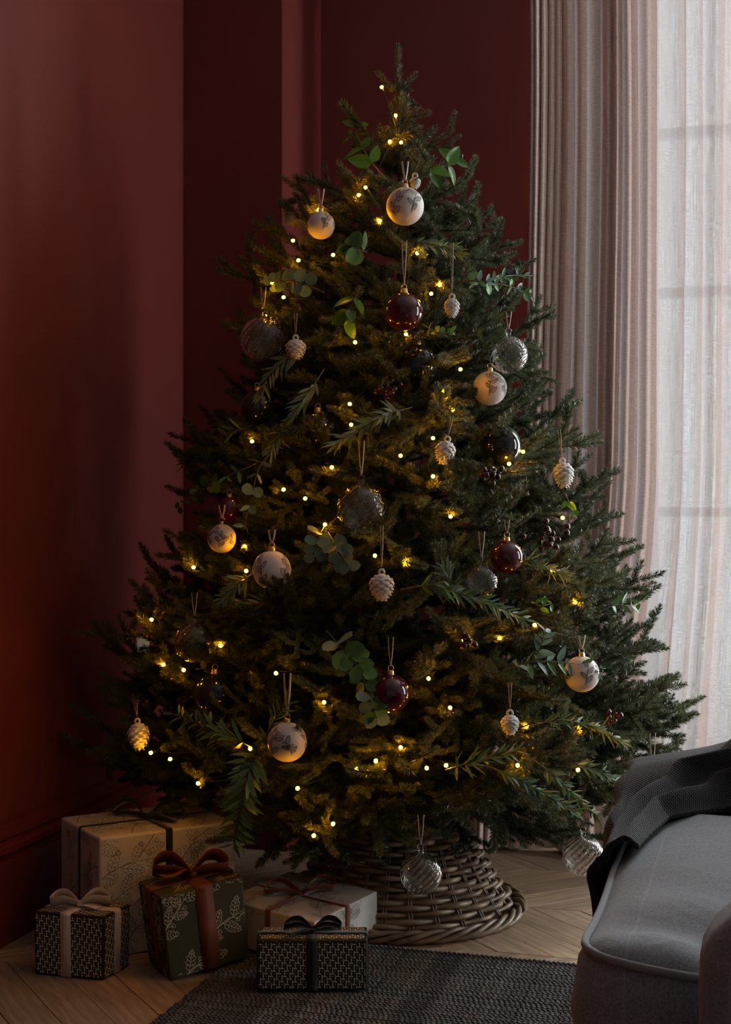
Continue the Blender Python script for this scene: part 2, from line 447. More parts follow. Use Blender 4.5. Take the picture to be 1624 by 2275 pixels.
# ------------------------------------------------------------------ sheer curtain
def curtain():
    N, M = 620, 46; x_r = 0.16
    ss = np.linspace(0, 1, N)
    rows = []; uv = []
    # pleat phase: tight bunch next to the wall, opening out over the glass
    dens = 26 * np.exp(-ss * 2.4) + 5.5
    dens = dens + 5 * np.sin(ss * 23) + 5 * np.sin(ss * 57 + 1)
    dens = np.maximum(dens, 2.5)
    ph = np.cumsum(dens) / N * 2 * PI * 1.18
    for j in range(M + 1):
        z = .012 + (2.92 - .012) * (j / M)
        xl = -.715 - .15 * sstep(1.15, 0.0, z) - .012 * math.sin(z * 2.1)
        row = []
        for i, s in enumerate(ss):
            x = lerp(xl, x_r, s ** 1.25 * .72 + s * .28)
            p = ph[i] + .55 * math.sin(z * 1.3 + s * 9) + .22 * math.sin(z * 3.1 + s * 31)
            amp = (.034 + .018 * math.sin(s * 17 + 1) + .010 * math.sin(s * 41)) * (0.8 + .25 * sstep(1.4, 0, z))
            y = 4.075 + amp * (math.sin(p) + .28 * math.sin(2 * p + .7)) - .01 * sstep(.4, 0, z)
            x += .010 * math.cos(p) * (1 + .4 * sstep(1, 0, z))
            if z < .10: y -= .018 * (1 - z / .10) * (1 + math.sin(s * 40)) * .5
            row.append((x, y, z))
        rows.append(row)
    b = MB(); b.grid(rows)
    o = b.build('sheer_curtain', 'sheer_linen')
    me = o.data; ul = me.uv_layers.new(name='UVMap')
    vi = np.zeros(len(me.loops), dtype=np.int32); me.loops.foreach_get('vertex_index', vi)
    U = (vi % N) / N; V = (vi // N) / M
    uvs = np.stack([U, V], 1).astype(np.float32).ravel(); ul.data.foreach_set('uv', uvs)
    tag(o, 'off-white sheer linen curtain hanging in soft pleats before the window', 'curtain')
curtain()

# ------------------------------------------------------------------ armchair (faces the tree side, far arm under the throw)
chair = thing('armchair', (0.141, 1.93, 0), 'grey wool armchair with pale windowpane check and piped seat cushion', 'chair')
CO = Vector((0.13, 1.93, 0))
def superbox(name, x0, x1, y0, y1, z0, z1, r, m, nx=18, ny=18, nz=8, puff=0.0, parent=chair, shaper=None):
    """rounded soft block in world coordinates, optionally crowned on top"""
    c = Vector(((x0+x1)/2, (y0+y1)/2, (z0+z1)/2)); h = Vector(((x1-x0)/2, (y1-y0)/2, (z1-z0)/2))
    bm = bmesh.new(); bmesh.ops.create_cube(bm, size=2)
    bmesh.ops.subdivide_edges(bm, edges=bm.edges, cuts=13, use_grid_fill=True)
    for v in bm.verts:
        p = Vector((v.co.x*h.x, v.co.y*h.y, v.co.z*h.z))
        q = Vector([max(-h[k]+r, min(h[k]-r, p[k])) for k in range(3)])
        d = p - q
        if d.length > 1e-6:
            n = d.normalized(); p = q + n * min(r, d.length if d.length < r else r)
        if puff:
            fx = 1 - (p.x/h.x)**2; fy = 1 - (p.y/h.y)**2; fz = 1 - (p.z/h.z)**2
            p.z += puff * max(fx, 0)**.6 * max(fy, 0)**.6 * (1 if p.z > 0 else -.3)
            p.x += math.copysign(.35*puff, p.x) * max(fz, 0) * (abs(p.x)/h.x)**4
            p.y += math.copysign(.35*puff, p.y) * max(fz, 0) * (abs(p.y)/h.y)**4
        w = p + c
        if shaper: w = shaper(w)
        v.co = w - CO
    me = bpy.data.meshes.new(name); bm.to_mesh(me); bm.free(); me.materials.append(MATS[m])
    me.polygons.foreach_set('use_smooth', [True]*len(me.polygons))
    return link(name, me, parent)
# T-shaped seat cushion outline (counter-clockwise), with ears in front of both arms
def t_cushion():
    zt, zb = .485, .325
    out = []
    corner = [(-.232, 2.40, .06), (-.222, 1.575, .075), (-.085, 1.560, .022), (-.075, 1.640, .02), (.46, 1.640, .03), (.46, 2.33, .03), (-.075, 2.33, .02), (-.085, 2.40, .022)]
    n = len(corner)
    for i, (x, y, r) in enumerate(corner):
        p = Vector((x, y)); a = Vector(corner[i-1][:2]); c = Vector(corner[(i+1) % n][:2])
        ra = (a-p).normalized()*r; rc = (c-p).normalized()*r
        for k in range(7):
            t = k/6
            out.append(p + ra*(1-t)**2 + rc*t**2)
    dens = []
    for i, p in enumerate(out):
        q = out[(i+1) % len(out)]; L = (q-p).length; m = max(1, int(L/.03))
        for k in range(m): dens.append(p + (q-p)*(k/m))
    bm = bmesh.new()
    cx = Vector((.12, 1.96))
    def wav(p): return .003*math.sin(p.x*31+p.y*17)+.004*math.sin(p.y*9+1)
    rings = []
    def off(p, i, d):
        a = dens[i-1]; c = dens[(i+1) % len(dens)]; t = (c-a).normalized(); nn = Vector((t.y, -t.x))
        return p - nn*d if False else p + nn*d
    # sign of outward normal
    area = sum(dens[i].x*dens[(i+1) % len(dens)].y-dens[(i+1) % len(dens)].x*dens[i].y for i in range(len(dens)))
    sg = 1 if area > 0 else -1
    spec = [(-.012, zb-.004), (.004, zb+.006), (.020, zb+.045), (.026, zb+.085), (.018, zt-.022), (.004, zt-.003), (-.012, zt+.004)]
    for d, z in spec:
        rings.append([bm.verts.new((*(off(p, i, d*sg)), z + wav(p))) for i, p in enumerate(dens)])
    N = len(dens)
    for a, c in zip(rings, rings[1:]):
        for i in range(N): bm.faces.new([a[i], a[(i+1) % N], c[(i+1) % N], c[i]])
    top = bm.faces.new(rings[-1]); bot = bm.faces.new(rings[0][::-1])
    bmesh.ops.triangulate(bm, faces=[top, bot])
    bmesh.ops.recalc_face_normals(bm, faces=bm.faces)
    for _ in range(2):
        es = [e for e in bm.edges if e.calc_length() > .035 and all(v.co.z > zt-.01 for v in e.verts)]
        bmesh.ops.subdivide_edges(bm, edges=es, cuts=1)
        bmesh.ops.triangulate(bm, faces=[f for f in bm.faces if len(f.verts) > 4])
    ringset = [Vector((p.x, p.y)) for p in dens]
    for v in bm.verts:
        if v.co.z > zt-.012:
            q = Vector((v.co.x, v.co.y)); dm = min((q-r).length for r in ringset)
            v.co.z += .028*(1-math.exp(-dm/.07)) + .003*math.sin(v.co.y*38+v.co.x*13)*min(1, dm/.05)
            v.co.z -= .010*math.exp(-((q.x+.15)**2+(q.y-1.68)**2)/.004)
        v.co -= CO
    bmesh.ops.recalc_face_normals(bm, faces=bm.faces)
    me = bpy.data.meshes.new('seat_cushion'); bm.to_mesh(me); bm.free(); me.materials.append(MATS['grey_check_wool'])
    me.polygons.foreach_set('use_smooth', [True]*len(me.polygons))
    cu = link('seat_cushion', me, chair)
    for nm, d, z in (('piping', .010, zt-.003), ('piping', .005, zb+.004)):
        b = MB(); b.tube([Vector((*off(p, i, d*sg), z+wav(p)))-CO for i, p in enumerate(dens)], .0046, 7, closed=True)
        b.build(nm, 'piping_wool', cu)
t_cushion()
def arm(name, y0, y1, near):
    def sh(w):
        # rounded-down front end of the arm
        k = sstep(.06, -.095, w.x)
        w.z -= .055 * k * k * sstep(.35, .6, w.z)
        return w
    return superbox(name, -.093, .62, y0, y1, .17, .628, .045, 'grey_check_wool', shaper=sh)
arm('arm', 1.405, 1.548, True)
arm('arm', 2.41, 2.55, False)
superbox('seat_base', -.20, .60, 1.548, 2.41, .14, .32, .02, 'grey_check_wool')
superbox('backrest', .47, .68, 1.46, 2.50, .20, .86, .06, 'grey_check_wool', puff=.02)
for x, y in ((-.14, 1.60), (-.14, 2.36), (.60, 1.50), (.60, 2.46)):
    b = MB(); b.lathe([(.0, 0), (.014, 0), (.016, .01), (.024, .14), (.0, .14)], 12, centre=(x-CO.x, y-CO.y, .0135)); b.build('leg', 'leg_wood', chair)

# ------------------------------------------------------------------ throw over the far arm
def throw():
    ye = [(1.90, -.224), (1.96, -.208), (2.085, -.195), (2.195, -.178), (2.26, -.12), (2.33, -.06), (2.36, .16), (2.40, .42), (2.7, .45)]
    NY, NX = 90, 110
    rows = []
    for i in range(NY):
        u = i/(NY-1); y = lerp(1.985, 2.625, u)
        xe = interp(ye, y); row = []
        ztop = .528 + .022*sstep(2.10, 2.28, y) + .090*sstep(2.28, 2.44, y) - .26*sstep(2.535, 2.62, y)
        drop = .06 + .22*sstep(1.95, 2.15, y)
        ze = .500 + (ztop-.528)*.35
        for j in range(NX):
            v = j/(NX-1)
            if v < .38:
                t = v/.38
                z = lerp(ze - drop, ze, t**.8)
                x = -.266 - .005*math.sin(t*PI) + .005*math.sin(y*46+t*3) - .015*sstep(2.25, 2.5, y)*(1-t)
            else:
                t = (v-.38)/.62
                x = lerp(-.262, xe, t)
                z = lerp(ze, ztop, sstep(0, .5 if y < 2.3 else .45, t))
                if y < 2.33: z = lerp(z, .519, sstep(.75, 1, t))
            # soft ridges following the front edge
            k = sstep(1.93, 2.12, y)*(1-sstep(2.50, 2.60, y))
            rv = .013*k*math.sin(v*PI*7.0 + 2.2*math.sin(y*7.0) + .8)
            env = math.sin(min(1, max(0, v/.95))*PI)**.7
            z += rv*env*(.6 if v < .38 else 1.0); x -= rv*env*(.9 if v < .38 else .2)
            row.append(Vector((x, y, z)))
        rows.append(row)
    b = MB(); b.grid(rows, flip=True)
    root = thing('throw_blanket', (-.218, 2.4, .3), 'charcoal knitted throw draped over the armchair arm', 'blanket')
    for idx, p in enumerate(b.v): b.v[idx] = (p[0]+.23, p[1]-2.4, p[2]-.3)
    o = b.build('cloth', 'throw_knit', root)
    s = o.modifiers.new('thick', 'SOLIDIFY'); s.thickness = .007; s.offset = 1
    # upper layer: the end of the throw folded back over the arm
    rows2 = []
    for i in range(50):
        u = i/49; y = lerp(2.27, 2.60, u); row = []
        hx = -.135 + .045*sstep(2.33, 2.44, y) + .012*math.sin(y*16)
        zt = .512 + .098*sstep(2.26, 2.43, y) - .27*sstep(2.54, 2.61, y)
        for j in range(50):
            v = j/49; x = lerp(hx, .40, v)
            z = zt + .006*math.sin(v*7+y*11) + .004*math.sin(y*40+v*5) - .020*(1-sstep(0, .12, v))
            row.append(Vector((x+.23, y-2.4, z-.3+.008)))
        rows2.append(row)
    b = MB(); b.grid(rows2, flip=True); o2 = b.build('folded_end', 'throw_knit', root)
    s = o2.modifiers.new('thick', 'SOLIDIFY'); s.thickness = .008; s.offset = 1
    b = MB(); b.tube([r[0]+Vector((0, 0, .005)) for r in rows2], .0024, 6); b.build('hem', 'throw_hem', root)
throw()
# knit rows as fine relief
def knit(m):
    nt = MATS[m].node_tree; L = nt.links; b = nt.nodes['Principled BSDF']
    tc = nd(nt, 'ShaderNodeTexCoord')
    w1 = nd(nt, 'ShaderNodeTexWave', Scale=80.0, Distortion=1.2); w1.bands_direction = 'DIAGONAL'
    w2 = nd(nt, 'ShaderNodeTexWave', Scale=110.0, Distortion=1.0); w2.bands_direction = 'X'
    L.new(tc.outputs['Object'], w1.inputs['Vector']); L.new(tc.outputs['Object'], w2.inputs['Vector'])
    a = nd(nt, 'ShaderNodeMath', operation='MULTIPLY'); L.new(w1.outputs['Fac'], a.inputs[0]); L.new(w2.outputs['Fac'], a.inputs[1])
    bp = nd(nt, 'ShaderNodeBump', Strength=.7, Distance=.004); L.new(a.outputs[0], bp.inputs['Height']); L.new(bp.outputs[0], b.inputs['Normal'])
knit('throw_knit')

# ------------------------------------------------------------------ rug of braided rows
rug = thing('braided_rug', (-1.152, 3.04, 0), 'charcoal braided wool rug lying on the oak floor', 'rug')
RW = 2.35
b = MB(); b.box((0, -1.62, .0008), (RW, -.004, .006)); b.build('backing', 'rug_yarn', rug, smooth=False)
b = MB(); pitch = .0105; k = 0
oct_f = [(0,2,4),(2,1,4),(1,3,4),(3,0,4),(2,0,5),(1,2,5),(3,1,5),(0,3,5)]
x = 0.0
while x < RW:
    for sgn in (-1, 1):
        a = sgn*.5; ca, sa = math.cos(a), math.sin(a)
        cx = x + (.0 if sgn < 0 else pitch/2); cy = sgn*.0028
        L_, W_, H_ = .0074, .0036, .0036
        loc = [(L_,0,0),(-L_,0,0),(0,W_,0),(0,-W_,0),(0,0,H_),(0,0,-H_)]
        jz = random.uniform(-.0006, .0008)
        b.add([(cx+p[0]*ca-p[1]*sa, cy+p[0]*sa+p[1]*ca, .0068+p[2]+jz) for p in loc], oct_f)
    x += pitch
row_me = b.build('braid_row', 'rug_yarn', rug).data
bpy.data.objects.remove(bpy.data.objects['braid_row'])
nrow = 138
for i in range(nrow):
    o = link('braid_row', row_me, rug, (random.uniform(-.003, .003), -.007 - i*.0116, .0012 if i == 0 else random.uniform(-.0006, .0006)))
    if i == 0: o.scale = (1, 1.15, 1.15)

# ------------------------------------------------------------------ woven willow tree skirt
TD = 3.493; TPX = 888.0
TREE = onz(TPX, 2018)
SKH = .232
def rs(z):   # outer radius of the skirt at height z
    t = z/SKH; return lerp(.292, .158, t) - .016*math.sin(t*PI)
skirt = thing('wicker_tree_skirt', (TREE.x, TREE.y, 0), 'round woven willow skirt basket around the foot of the tree', 'basket')
NS = 26
for k in range(NS):
    th = 2*PI*k/NS
    for dth in (-.014, .014):
        b = MB(); pts = []
        for i in range(9):
            z = .012 + (SKH-.02)*i/8; r = rs(z)-.002
            pts.append((r*math.cos(th+dth), r*math.sin(th+dth), z))
        b.tube(pts, .0026, 5); b.build('stake', 'willow_stake', skirt)
NR = 16
for i in range(NR):
    z0 = .030 + (SKH-.052)*i/(NR-1)
    for strand in range(1):
        b = MB(); pts = []; rad = []; n = 13*12
        thick = random.uniform(.0054, .0066)
        for q in range(n):
            th = 2*PI*q/n
            w = math.cos(13*th + PI*(i % 2) + strand*PI)
            r = rs(z0) + .0085*w + .0015*math.sin(5*th+i)
            z = z0 + .0016*math.sin(3*th+i*2.1) + .0026*math.sin(13*th+i*PI+PI/2)
            pts.append((r*math.cos(th), r*math.sin(th), z)); rad.append(thick*(1+.13*math.sin(4*th+i*1.7+strand)+.12*w))
        b.tube(pts, rad, 7, closed=True); b.build('weaver', 'willow', skirt)
def braid(name, z, R, rh, rt, ns, turns, flat=1.0):
    for s in range(ns):
        b = MB(); pts = []; n = turns*12
        for q in range(n):
            th = 2*PI*q/n; a = turns*th + 2*PI*s/ns
            r = R + rh*math.cos(a); zz = z + rh*flat*math.sin(a)
            pts.append((r*math.cos(th), r*math.sin(th), zz))
        b.tube(pts, rt, 7, closed=True); b.build(name, 'willow', skirt)
braid('foot_braid', .017, .298, .0105, .0062, 4, 9)
braid('rim_braid', SKH-.003, .156, .0095, .0056, 4, 7, 1.1)

# ------------------------------------------------------------------ printed line drawings (thin ink geometry)
def oak_leaf(L, rnd):
    pts = []; n = 32; lob = rnd.choice([4.0, 5.0])
    for i in range(n+1):
        t = i/n; w = .27*L*math.sin(PI*min(1, t**.8*.97+.03))**.7*(.50+.50*abs(math.sin(PI*lob*t))**.6)
        pts.append((t*L, max(w, 0)))
    outl = pts + [(x, -w) for x, w in pts[::-1]]
    strokes = [outl, [(-.12*L, 0), (L*.95, 0)]]
    for i in range(1, 5):
        t = i/5.3
        for s in (-1, 1): strokes.append([(t*L, 0), (t*L+.13*L, s*.15*L)])
    return strokes
def sprig_strokes(rnd, length, leaf, curl=.8):
    """one drawn oak twig starting at the origin, heading along +x"""
    out = []; stem = []; a = rnd.uniform(-.2, .2); x = y = 0.0; n = 26; da = rnd.uniform(-1, 1)*curl/n
    dirs = []
    for i in range(n+1):
        stem.append((x, y)); dirs.append(a)
        a += da + rnd.uniform(-.05, .05); x += length/n*math.cos(a); y += length/n*math.sin(a)
    out.append(stem); out.append([(p[0]+.002, p[1]+.0015) for p in stem[:18]])
    side = 1; step = max(3, int(n*leaf*.62/length))
    for i in range(3, n+1, step):
        side = -side
        la = dirs[i] + side*rnd.uniform(.45, .95); L = leaf*rnd.uniform(.75, 1.1)
        for st in oak_leaf(L, rnd):
            out.append([(stem[i][0]+(u+.12*L)*math.cos(la)-v*math.sin(la), stem[i][1]+(u+.12*L)*math.sin(la)+v*math.cos(la)) for u, v in st])
        if rnd.random() < .45:
            ca = dirs[i]-side*.8; r = leaf*.09
            cx, cy = stem[i][0]+leaf*.35*math.cos(ca), stem[i][1]+leaf*.35*math.sin(ca)
            out.append([(cx+r*math.cos(q), cy+1.25*r*math.sin(q)) for q in np.linspace(0, 2*PI, 11)])
            out.append([stem[i], (cx, cy)])
    la = dirs[-1]
    for st in oak_leaf(leaf, rnd):
        out.append([(stem[-1][0]+u*math.cos(la)-v*math.sin(la), stem[-1][1]+u*math.sin(la)+v*math.cos(la)) for u, v in st])
    return out
def xf(strokes, ox, oy, ang):
    c, s = math.cos(ang), math.sin(ang)
    return [[(ox+x*c-y*s, oy+x*s+y*c) for x, y in st] for st in strokes]
def ink(b, strokes, width, fmap, inside):
    for st in strokes:
        for p, q in zip(st, st[1:]):
            if not (inside(*p) and inside(*q)): continue
            dx, dy = q[0]-p[0], q[1]-p[1]; l = math.hypot(dx, dy)
            if l < 1e-6: continue
            nx, ny = -dy/l*width/2, dx/l*width/2; ex, ey = dx/l*width*.3, dy/l*width*.3
            b.add([fmap(p[0]-nx-ex, p[1]-ny-ey), fmap(q[0]-nx+ex, q[1]-ny+ey), fmap(q[0]+nx+ex, q[1]+ny+ey), fmap(p[0]+nx-ex, p[1]+ny-ey)], [(0, 1, 2, 3)])

# ------------------------------------------------------------------ ribbons and bows
def strip(b, pts, sides, widths, thick, normals=None):
    """flat band of rectangular section; sides = unit vectors across the band"""
    N = len(pts); vs = []
    for i in range(N):
        p = Vector(pts[i]); s = Vector(sides[i]) if isinstance(sides, list) else Vector(sides)
        t = (Vector(pts[min(i+1, N-1)])-Vector(pts[max(i-1, 0)]))
        t = t.normalized() if t.length > 1e-9 else Vector((1, 0, 0))
        n = t.cross(s).normalized(); w = widths[i] if hasattr(widths, '__len__') else widths
        for a, c in ((-.5, -.5), (.5, -.5), (.5, .5), (-.5, .5)):
            vs.append(p + s*(w*a) + n*(thick*c))
    fs = []
    for i in range(N-1):
        for k in range(4):
            k2 = (k+1) % 4; fs.append((i*4+k, i*4+k2, (i+1)*4+k2, (i+1)*4+k))
    fs += [(3, 2, 1, 0), tuple((N-1)*4+k for k in range(4))]
    b.add(vs, fs)
def bow(parent, O, d, up, L, w, m, H=None, tails=(), wide=1.0, asym=1.0, tilt=.85):
    d = d.normalized(); s = d.cross(up).normalized(); H = H or L*.55
    away = -s if (-s).dot(FWD) > 0 else s
    lu = (up*math.cos(tilt) + away*math.sin(tilt)).normalized(); ls = d.cross(lu).normalized()
    prof = [(.0, .10), (.18, .42), (.45, .85), (.75, 1.0), (.97, .80), (1.0, .48), (.82, .20), (.5, .07), (.2, .06), (.0, .08)]
    for sg in (1, -1):
        LL = L*(1 if sg > 0 else asym)
        path = catmull([O + up*(w*.32) + d*(sg*x*LL) + lu*((z-.3)*H) + up*(.012*math.sin(PI*x)) for x, z in prof], 5)
        n = len(path); ws = []
        for i in range(n):
            t = i/(n-1); ws.append(w*wide*(.42+.58*math.sin(PI*t)**.55))
        sd = [(ls + d*(.12*math.sin(i*.12))).normalized() for i in range(n)]
        b = MB(); strip(b, path, sd, ws, .0010); b.build('bow_loop', m, parent)
    for ang, tl, lift, droop in tails:
        td = (d*math.cos(ang) + s*math.sin(ang)).normalized(); ts = td.cross(up).normalized()
        path = catmull([O + up*.006, O + td*(tl*.25) + up*(lift), O + td*(tl*.6) + up*(lift*.5+.003), O + td*tl + up*(.003-droop)], 6)
        b = MB(); strip(b, path, ts, [w*(.5+.5*min(1, i/6)) for i in range(len(path))], .0010); b.build('bow_tail', m, parent)
    b = MB(); r = w*.36
    b.lathe([(0, -r*.9), (r*.7, -r*.8), (r, -r*.3), (r*1.02, r*.3), (r*.7, r*.8), (0, r*.9)], 12)
    R = Matrix((d, s, up)).transposed()
    vs = [O + up*(r*.7) + R @ Vector((p[2]*.9, p[0], p[1]*.8)) for p in b.v]; b.v = [tuple(v) for v in vs]
    b.build('bow_knot', m, parent)

def LD(lat, d, z=0.0):
    p = FWD*d + RGT*lat; return Vector((p.x, p.y, z))
def gift(name, label, N, R, L, h, paper, ribbon_m, rw, z0=0.0, zr=0.0, tops=1.0, lean=(0, 0), pattern=None, cross=(.5, .5), bev=.004, bowspec=None, seed=1):
    """N near, R right, L left floor corners (world xy)"""
    N, R, L = Vector((N.x, N.y, z0)), Vector((R.x, R.y, z0)), Vector((L.x, L.y, z0))
    B = L + R - N; c = (N+B)/2
    root = thing(name, c, label, 'gift', 'wrapped presents by the tree')
    base = [p - c for p in (N, R, B, L)]; base[1].z += zr; base[2].z += zr
    off = RGT*lean[0] + FWD*lean[1]
    top = [p*tops + off + UP*h for p in base]
    bm = bmesh.new(); vb = [bm.verts.new(p + UP*.001) for p in base]; vt = [bm.verts.new(p) for p in top]
    bm.faces.new(vb[::-1]); bm.faces.new(vt)
    for i in range(4): bm.faces.new([vb[i], vb[(i+1) % 4], vt[(i+1) % 4], vt[i]])
    bmesh.ops.recalc_face_normals(bm, faces=bm.faces)
    bmesh.ops.bevel(bm, geom=list(bm.edges), offset=bev, segments=3, affect='EDGES', profile=.5)
    me = bpy.data.meshes.new('wrapped_box'); bm.to_mesh(me); bm.free(); me.materials.append(MATS[paper])
    me.polygons.foreach_set('use_smooth', [True]*len(me.polygons))
    box = link('wrapped_box', me, root); bx = box.modifiers.new('wn', 'WEIGHTED_NORMAL'); bx.keep_sharp = False
    # faces: corner quads bl, br, tr, tl as seen from outside
    quads = []
    for i in range(4):
        j = (i+1) % 4; quads.append((base[i], base[j], top[j], top[i]))
    quads.append((top[0], top[1], top[2], top[3]))
    rnd = random.Random(seed)
    b = MB()
    for qi, (A, Bq, C, D) in enumerate(quads):
        w = ((Bq-A).length+(C-D).length)/2; hh = ((D-A).length+(C-Bq).length)/2
        nrm = (Bq-A).cross(D-A).normalized()
        def fmap(u, v, A=A, Bq=Bq, C=C, D=D, w=w, hh=hh, nrm=nrm):
            s, t = u/w, v/hh
            return (A*(1-s)+Bq*s)*(1-t) + (D*(1-s)+C*s)*t + nrm*.0006
        mg = bev*.7
        inside = lambda u, v, w=w, hh=hh, mg=mg: mg < u < w-mg and mg < v < hh-mg
        pattern(b, w, hh, fmap, inside, rnd)
    if pattern: tag(b.build('printed_pattern', pattern.ink, root, smooth=False), kind='stuff')
    # ribbon bands
    topn = (top[1]-top[0]).cross(top[3]-top[0]).normalized()
    def band(i0, i1, i2, i3, t):
        # runs up the face i0-i1, over the top, down the face i2-i3 (opposite)
        b = MB(); e = .0014
        a0 = base[i0].lerp(base[i1], t); a1 = top[i0].lerp(top[i1], t); c1 = top[i3].lerp(top[i2], t); c0 = base[i3].lerp(base[i2], t)
        side = (top[i1]-top[i0]).normalized()
        o1 = side.cross(UP).normalized(); o1 = o1 if o1.dot(a1 - (a1+c1)/2) > 0 else -o1
        bv = bev*.55
        pts = [a0+o1*e+UP*.002, a0.lerp(a1, .5)+o1*e, a1+o1*e-UP*(bv*2), a1-o1*(bv*.2)-UP*(bv*.2)+topn*e*.6, a1-o1*(bv*2)+topn*e, (a1+c1)/2+topn*e, c1+o1*(bv*2)+topn*e, c1+o1*(bv*.2)-UP*(bv*.2)+topn*e*.6, c1-o1*e-UP*(bv*2), c0.lerp(c1, .5)-o1*e, c0-o1*e+UP*.002]
        strip(b, pts, side, rw, .0009); b.build('ribbon_band', ribbon_m, root)
        return (a1, c1)
    q1 = band(0, 1, 2, 3, cross[0]); q2 = band(3, 0, 1, 2, cross[1])
    O = (top[0].lerp(top[1], cross[0])).lerp(top[3].lerp(top[2], cross[0]), 1-cross[1]) + topn*.002
    if bowspec:
        dx = (top[1]-top[0]).normalized(); dy = (top[3]-top[0]).normalized()
        a = bowspec.get('ang', 0); d = (RGT*math.cos(a) + FWD*math.sin(a))
        bow(root, O, d, topn, bowspec['L'], rw, ribbon_m, bowspec.get('H'), bowspec.get('tails', ()), bowspec.get('wide', 1.0), bowspec.get('asym', 1.0))
    return root
def pat_leaf(leaf, width, inkm, density=1.0):
    def f(b, w, h, fmap, inside, rnd):
        n = max(2, int(w*h/(leaf*leaf*2.5)*density))
        pts = []
        for i in range(n):
            best = None
            for _ in range(40):
                c = (rnd.uniform(-.1*w, w), rnd.uniform(-.1*h, h))
                dmin = min([math.hypot(c[0]-p[0], c[1]-p[1]) for p in pts] or [9])
                if best is None or dmin > best[0]: best = (dmin, c)
            pts.append(best[1])
            st = xf(sprig_strokes(rnd, leaf*rnd.uniform(2.2, 3.4), leaf), best[1][0], best[1][1], rnd.uniform(.5, 1.25))
            ink(b, st, width, fmap, inside)
    f.ink = inkm
    return f
def pat_dash(cell, inkm):
    def f(b, w, h, fmap, inside, rnd):
        nx, ny = int(w/cell)+1, int(h/cell)+1
        for j in range(ny):
            for i in range(nx):
                cx, cy = (i+.5)*cell, (j+.5)*cell
                k = (i + 2*j) % 5
                if k == 0: a, c = cell*.92, cell*.25
                elif k == 2: a, c = cell*.24, cell*.74
                elif k == 3: a, c = cell*.20, cell*.20
                elif k == 4: a, c = cell*.22, cell*.70
                else: continue
                if not (inside(cx-a, cy-c) and inside(cx+a, cy+c)): continue
                b.add([fmap(cx+a*math.cos(q), cy+c*math.sin(q)) for q in (0, PI/3.2, PI/2, PI-PI/3.2, PI, PI+PI/3.2, 1.5*PI, 2*PI-PI/3.2)], [(0, 1, 2, 3, 4, 5, 6, 7)])
    f.ink = inkm
    return f
onf = lambda px, py: onz(px, py, 0)
gift('gift_box', 'small black and cream dash-patterned present with white velvet bow on bare floor', onf(229, 2179), onf(287, 2146), onf(78, 2165), .134, 'paper_black', 'velvet_white', .0245,
     tops=1.035, pattern=pat_dash(.0054, 'ink_pale'), cross=(.5, .46), seed=3, bowspec=dict(L=.062, ang=.10, H=.021, wide=1.35, tails=((-2.2, .05, .006, .0), (.55, .05, .006, 0))))
gift('gift_box', 'large white oak-leaf present tied with narrow black velvet ribbon', LD(-.581, 3.086), LD(-.300, 3.258), LD(-.712, 3.300), .268, 'paper_white', 'velvet_black', .0165,
     pattern=pat_leaf(.050, .0009, 'ink_green', 1.0), cross=(.50, .50), bev=.007, seed=5, bowspec=dict(L=.085, ang=-.12, H=.042, wide=1.3, tails=((-2.3, .075, .008, 0), (.5, .09, .012, -.002))))
gift('gift_box', 'olive green oak-leaf present with wide rust ribbon and bow', LD(-.407, 2.945), LD(-.250, 3.045), LD(-.470, 3.068), .176, 'paper_olive', 'satin_rust', .040, z0=.002, zr=.017,
     tops=1.05, lean=(-.020, .004), pattern=pat_leaf(.042, .0011, 'ink_cream', 1.15), cross=(.52, .5), bev=.005, seed=9, bowspec=dict(L=.080, ang=.18, H=.042, wide=1.15, tails=((-1.15, .06, .012, .02), (2.7, .075, .022, -.012))))
gift('gift_box', 'flat white oak-leaf present with thin rust velvet ribbon beside the wicker skirt', LD(-.1077, 2.994), LD(.027, 3.242), LD(-.318, 3.175), .098, 'paper_white', 'velvet_rust', .017, z0=.0125,
     pattern=pat_leaf(.044, .0008, 'ink_green', .9), cross=(.5, .5), bev=.003, seed=12, bowspec=dict(L=.080, ang=.30, H=.034, wide=1.35, asym=1.05, tails=((-.5, .085, .010, .0), (-2.5, .085, .010, 0))))
gift('gift_box', 'small black and cream dash-patterned present with black ribbon on the rug', LD(.0036, 2.854), LD(.0036, 2.944), LD(-.220, 2.854), .104, 'paper_black', 'velvet_black', .024, z0=.0125,
     pattern=pat_dash(.0054, 'ink_pale'), cross=(.5, .5), bev=.004, seed=4, bowspec=dict(L=.058, ang=.05, H=.017, wide=.9, tails=((-.45, .06, .006, .0), (2.6, .06, .010, -.004))))

# ------------------------------------------------------------------ the spruce
def zpx(y): return CAM.z - (y-CY)/F*TD
RTAB = sorted([(zpx(y), r/F*TD) for y, r in ((90, 8), (150, 32), (220, 50), (300, 95), (380, 170), (450, 195), (530, 250), (640, 325), (750, 345), (900, 385), (1000, 425), (1100, 465), (1300, 535), (1480, 600), (1650, 640), (1740, 630), (1800, 570), (1870, 470), (1920, 400))])
def RZ(z): return interp(RTAB, z)
def cone(px, py, k=0.97, extra=0.0):
    """point on the visible side of the tree surface behind pixel px, py"""
    d = TD
    for _ in range(6):
        z = CAM.z - (py-CY)/F*d; R = RZ(z)
        u = (px-CX)/F*d - (TPX-CX)/F*TD
        off = math.sqrt(max(R*R-u*u, 0))*k + extra
        d = .5*d + .5*(TD-off)
    return P(px, py, d)

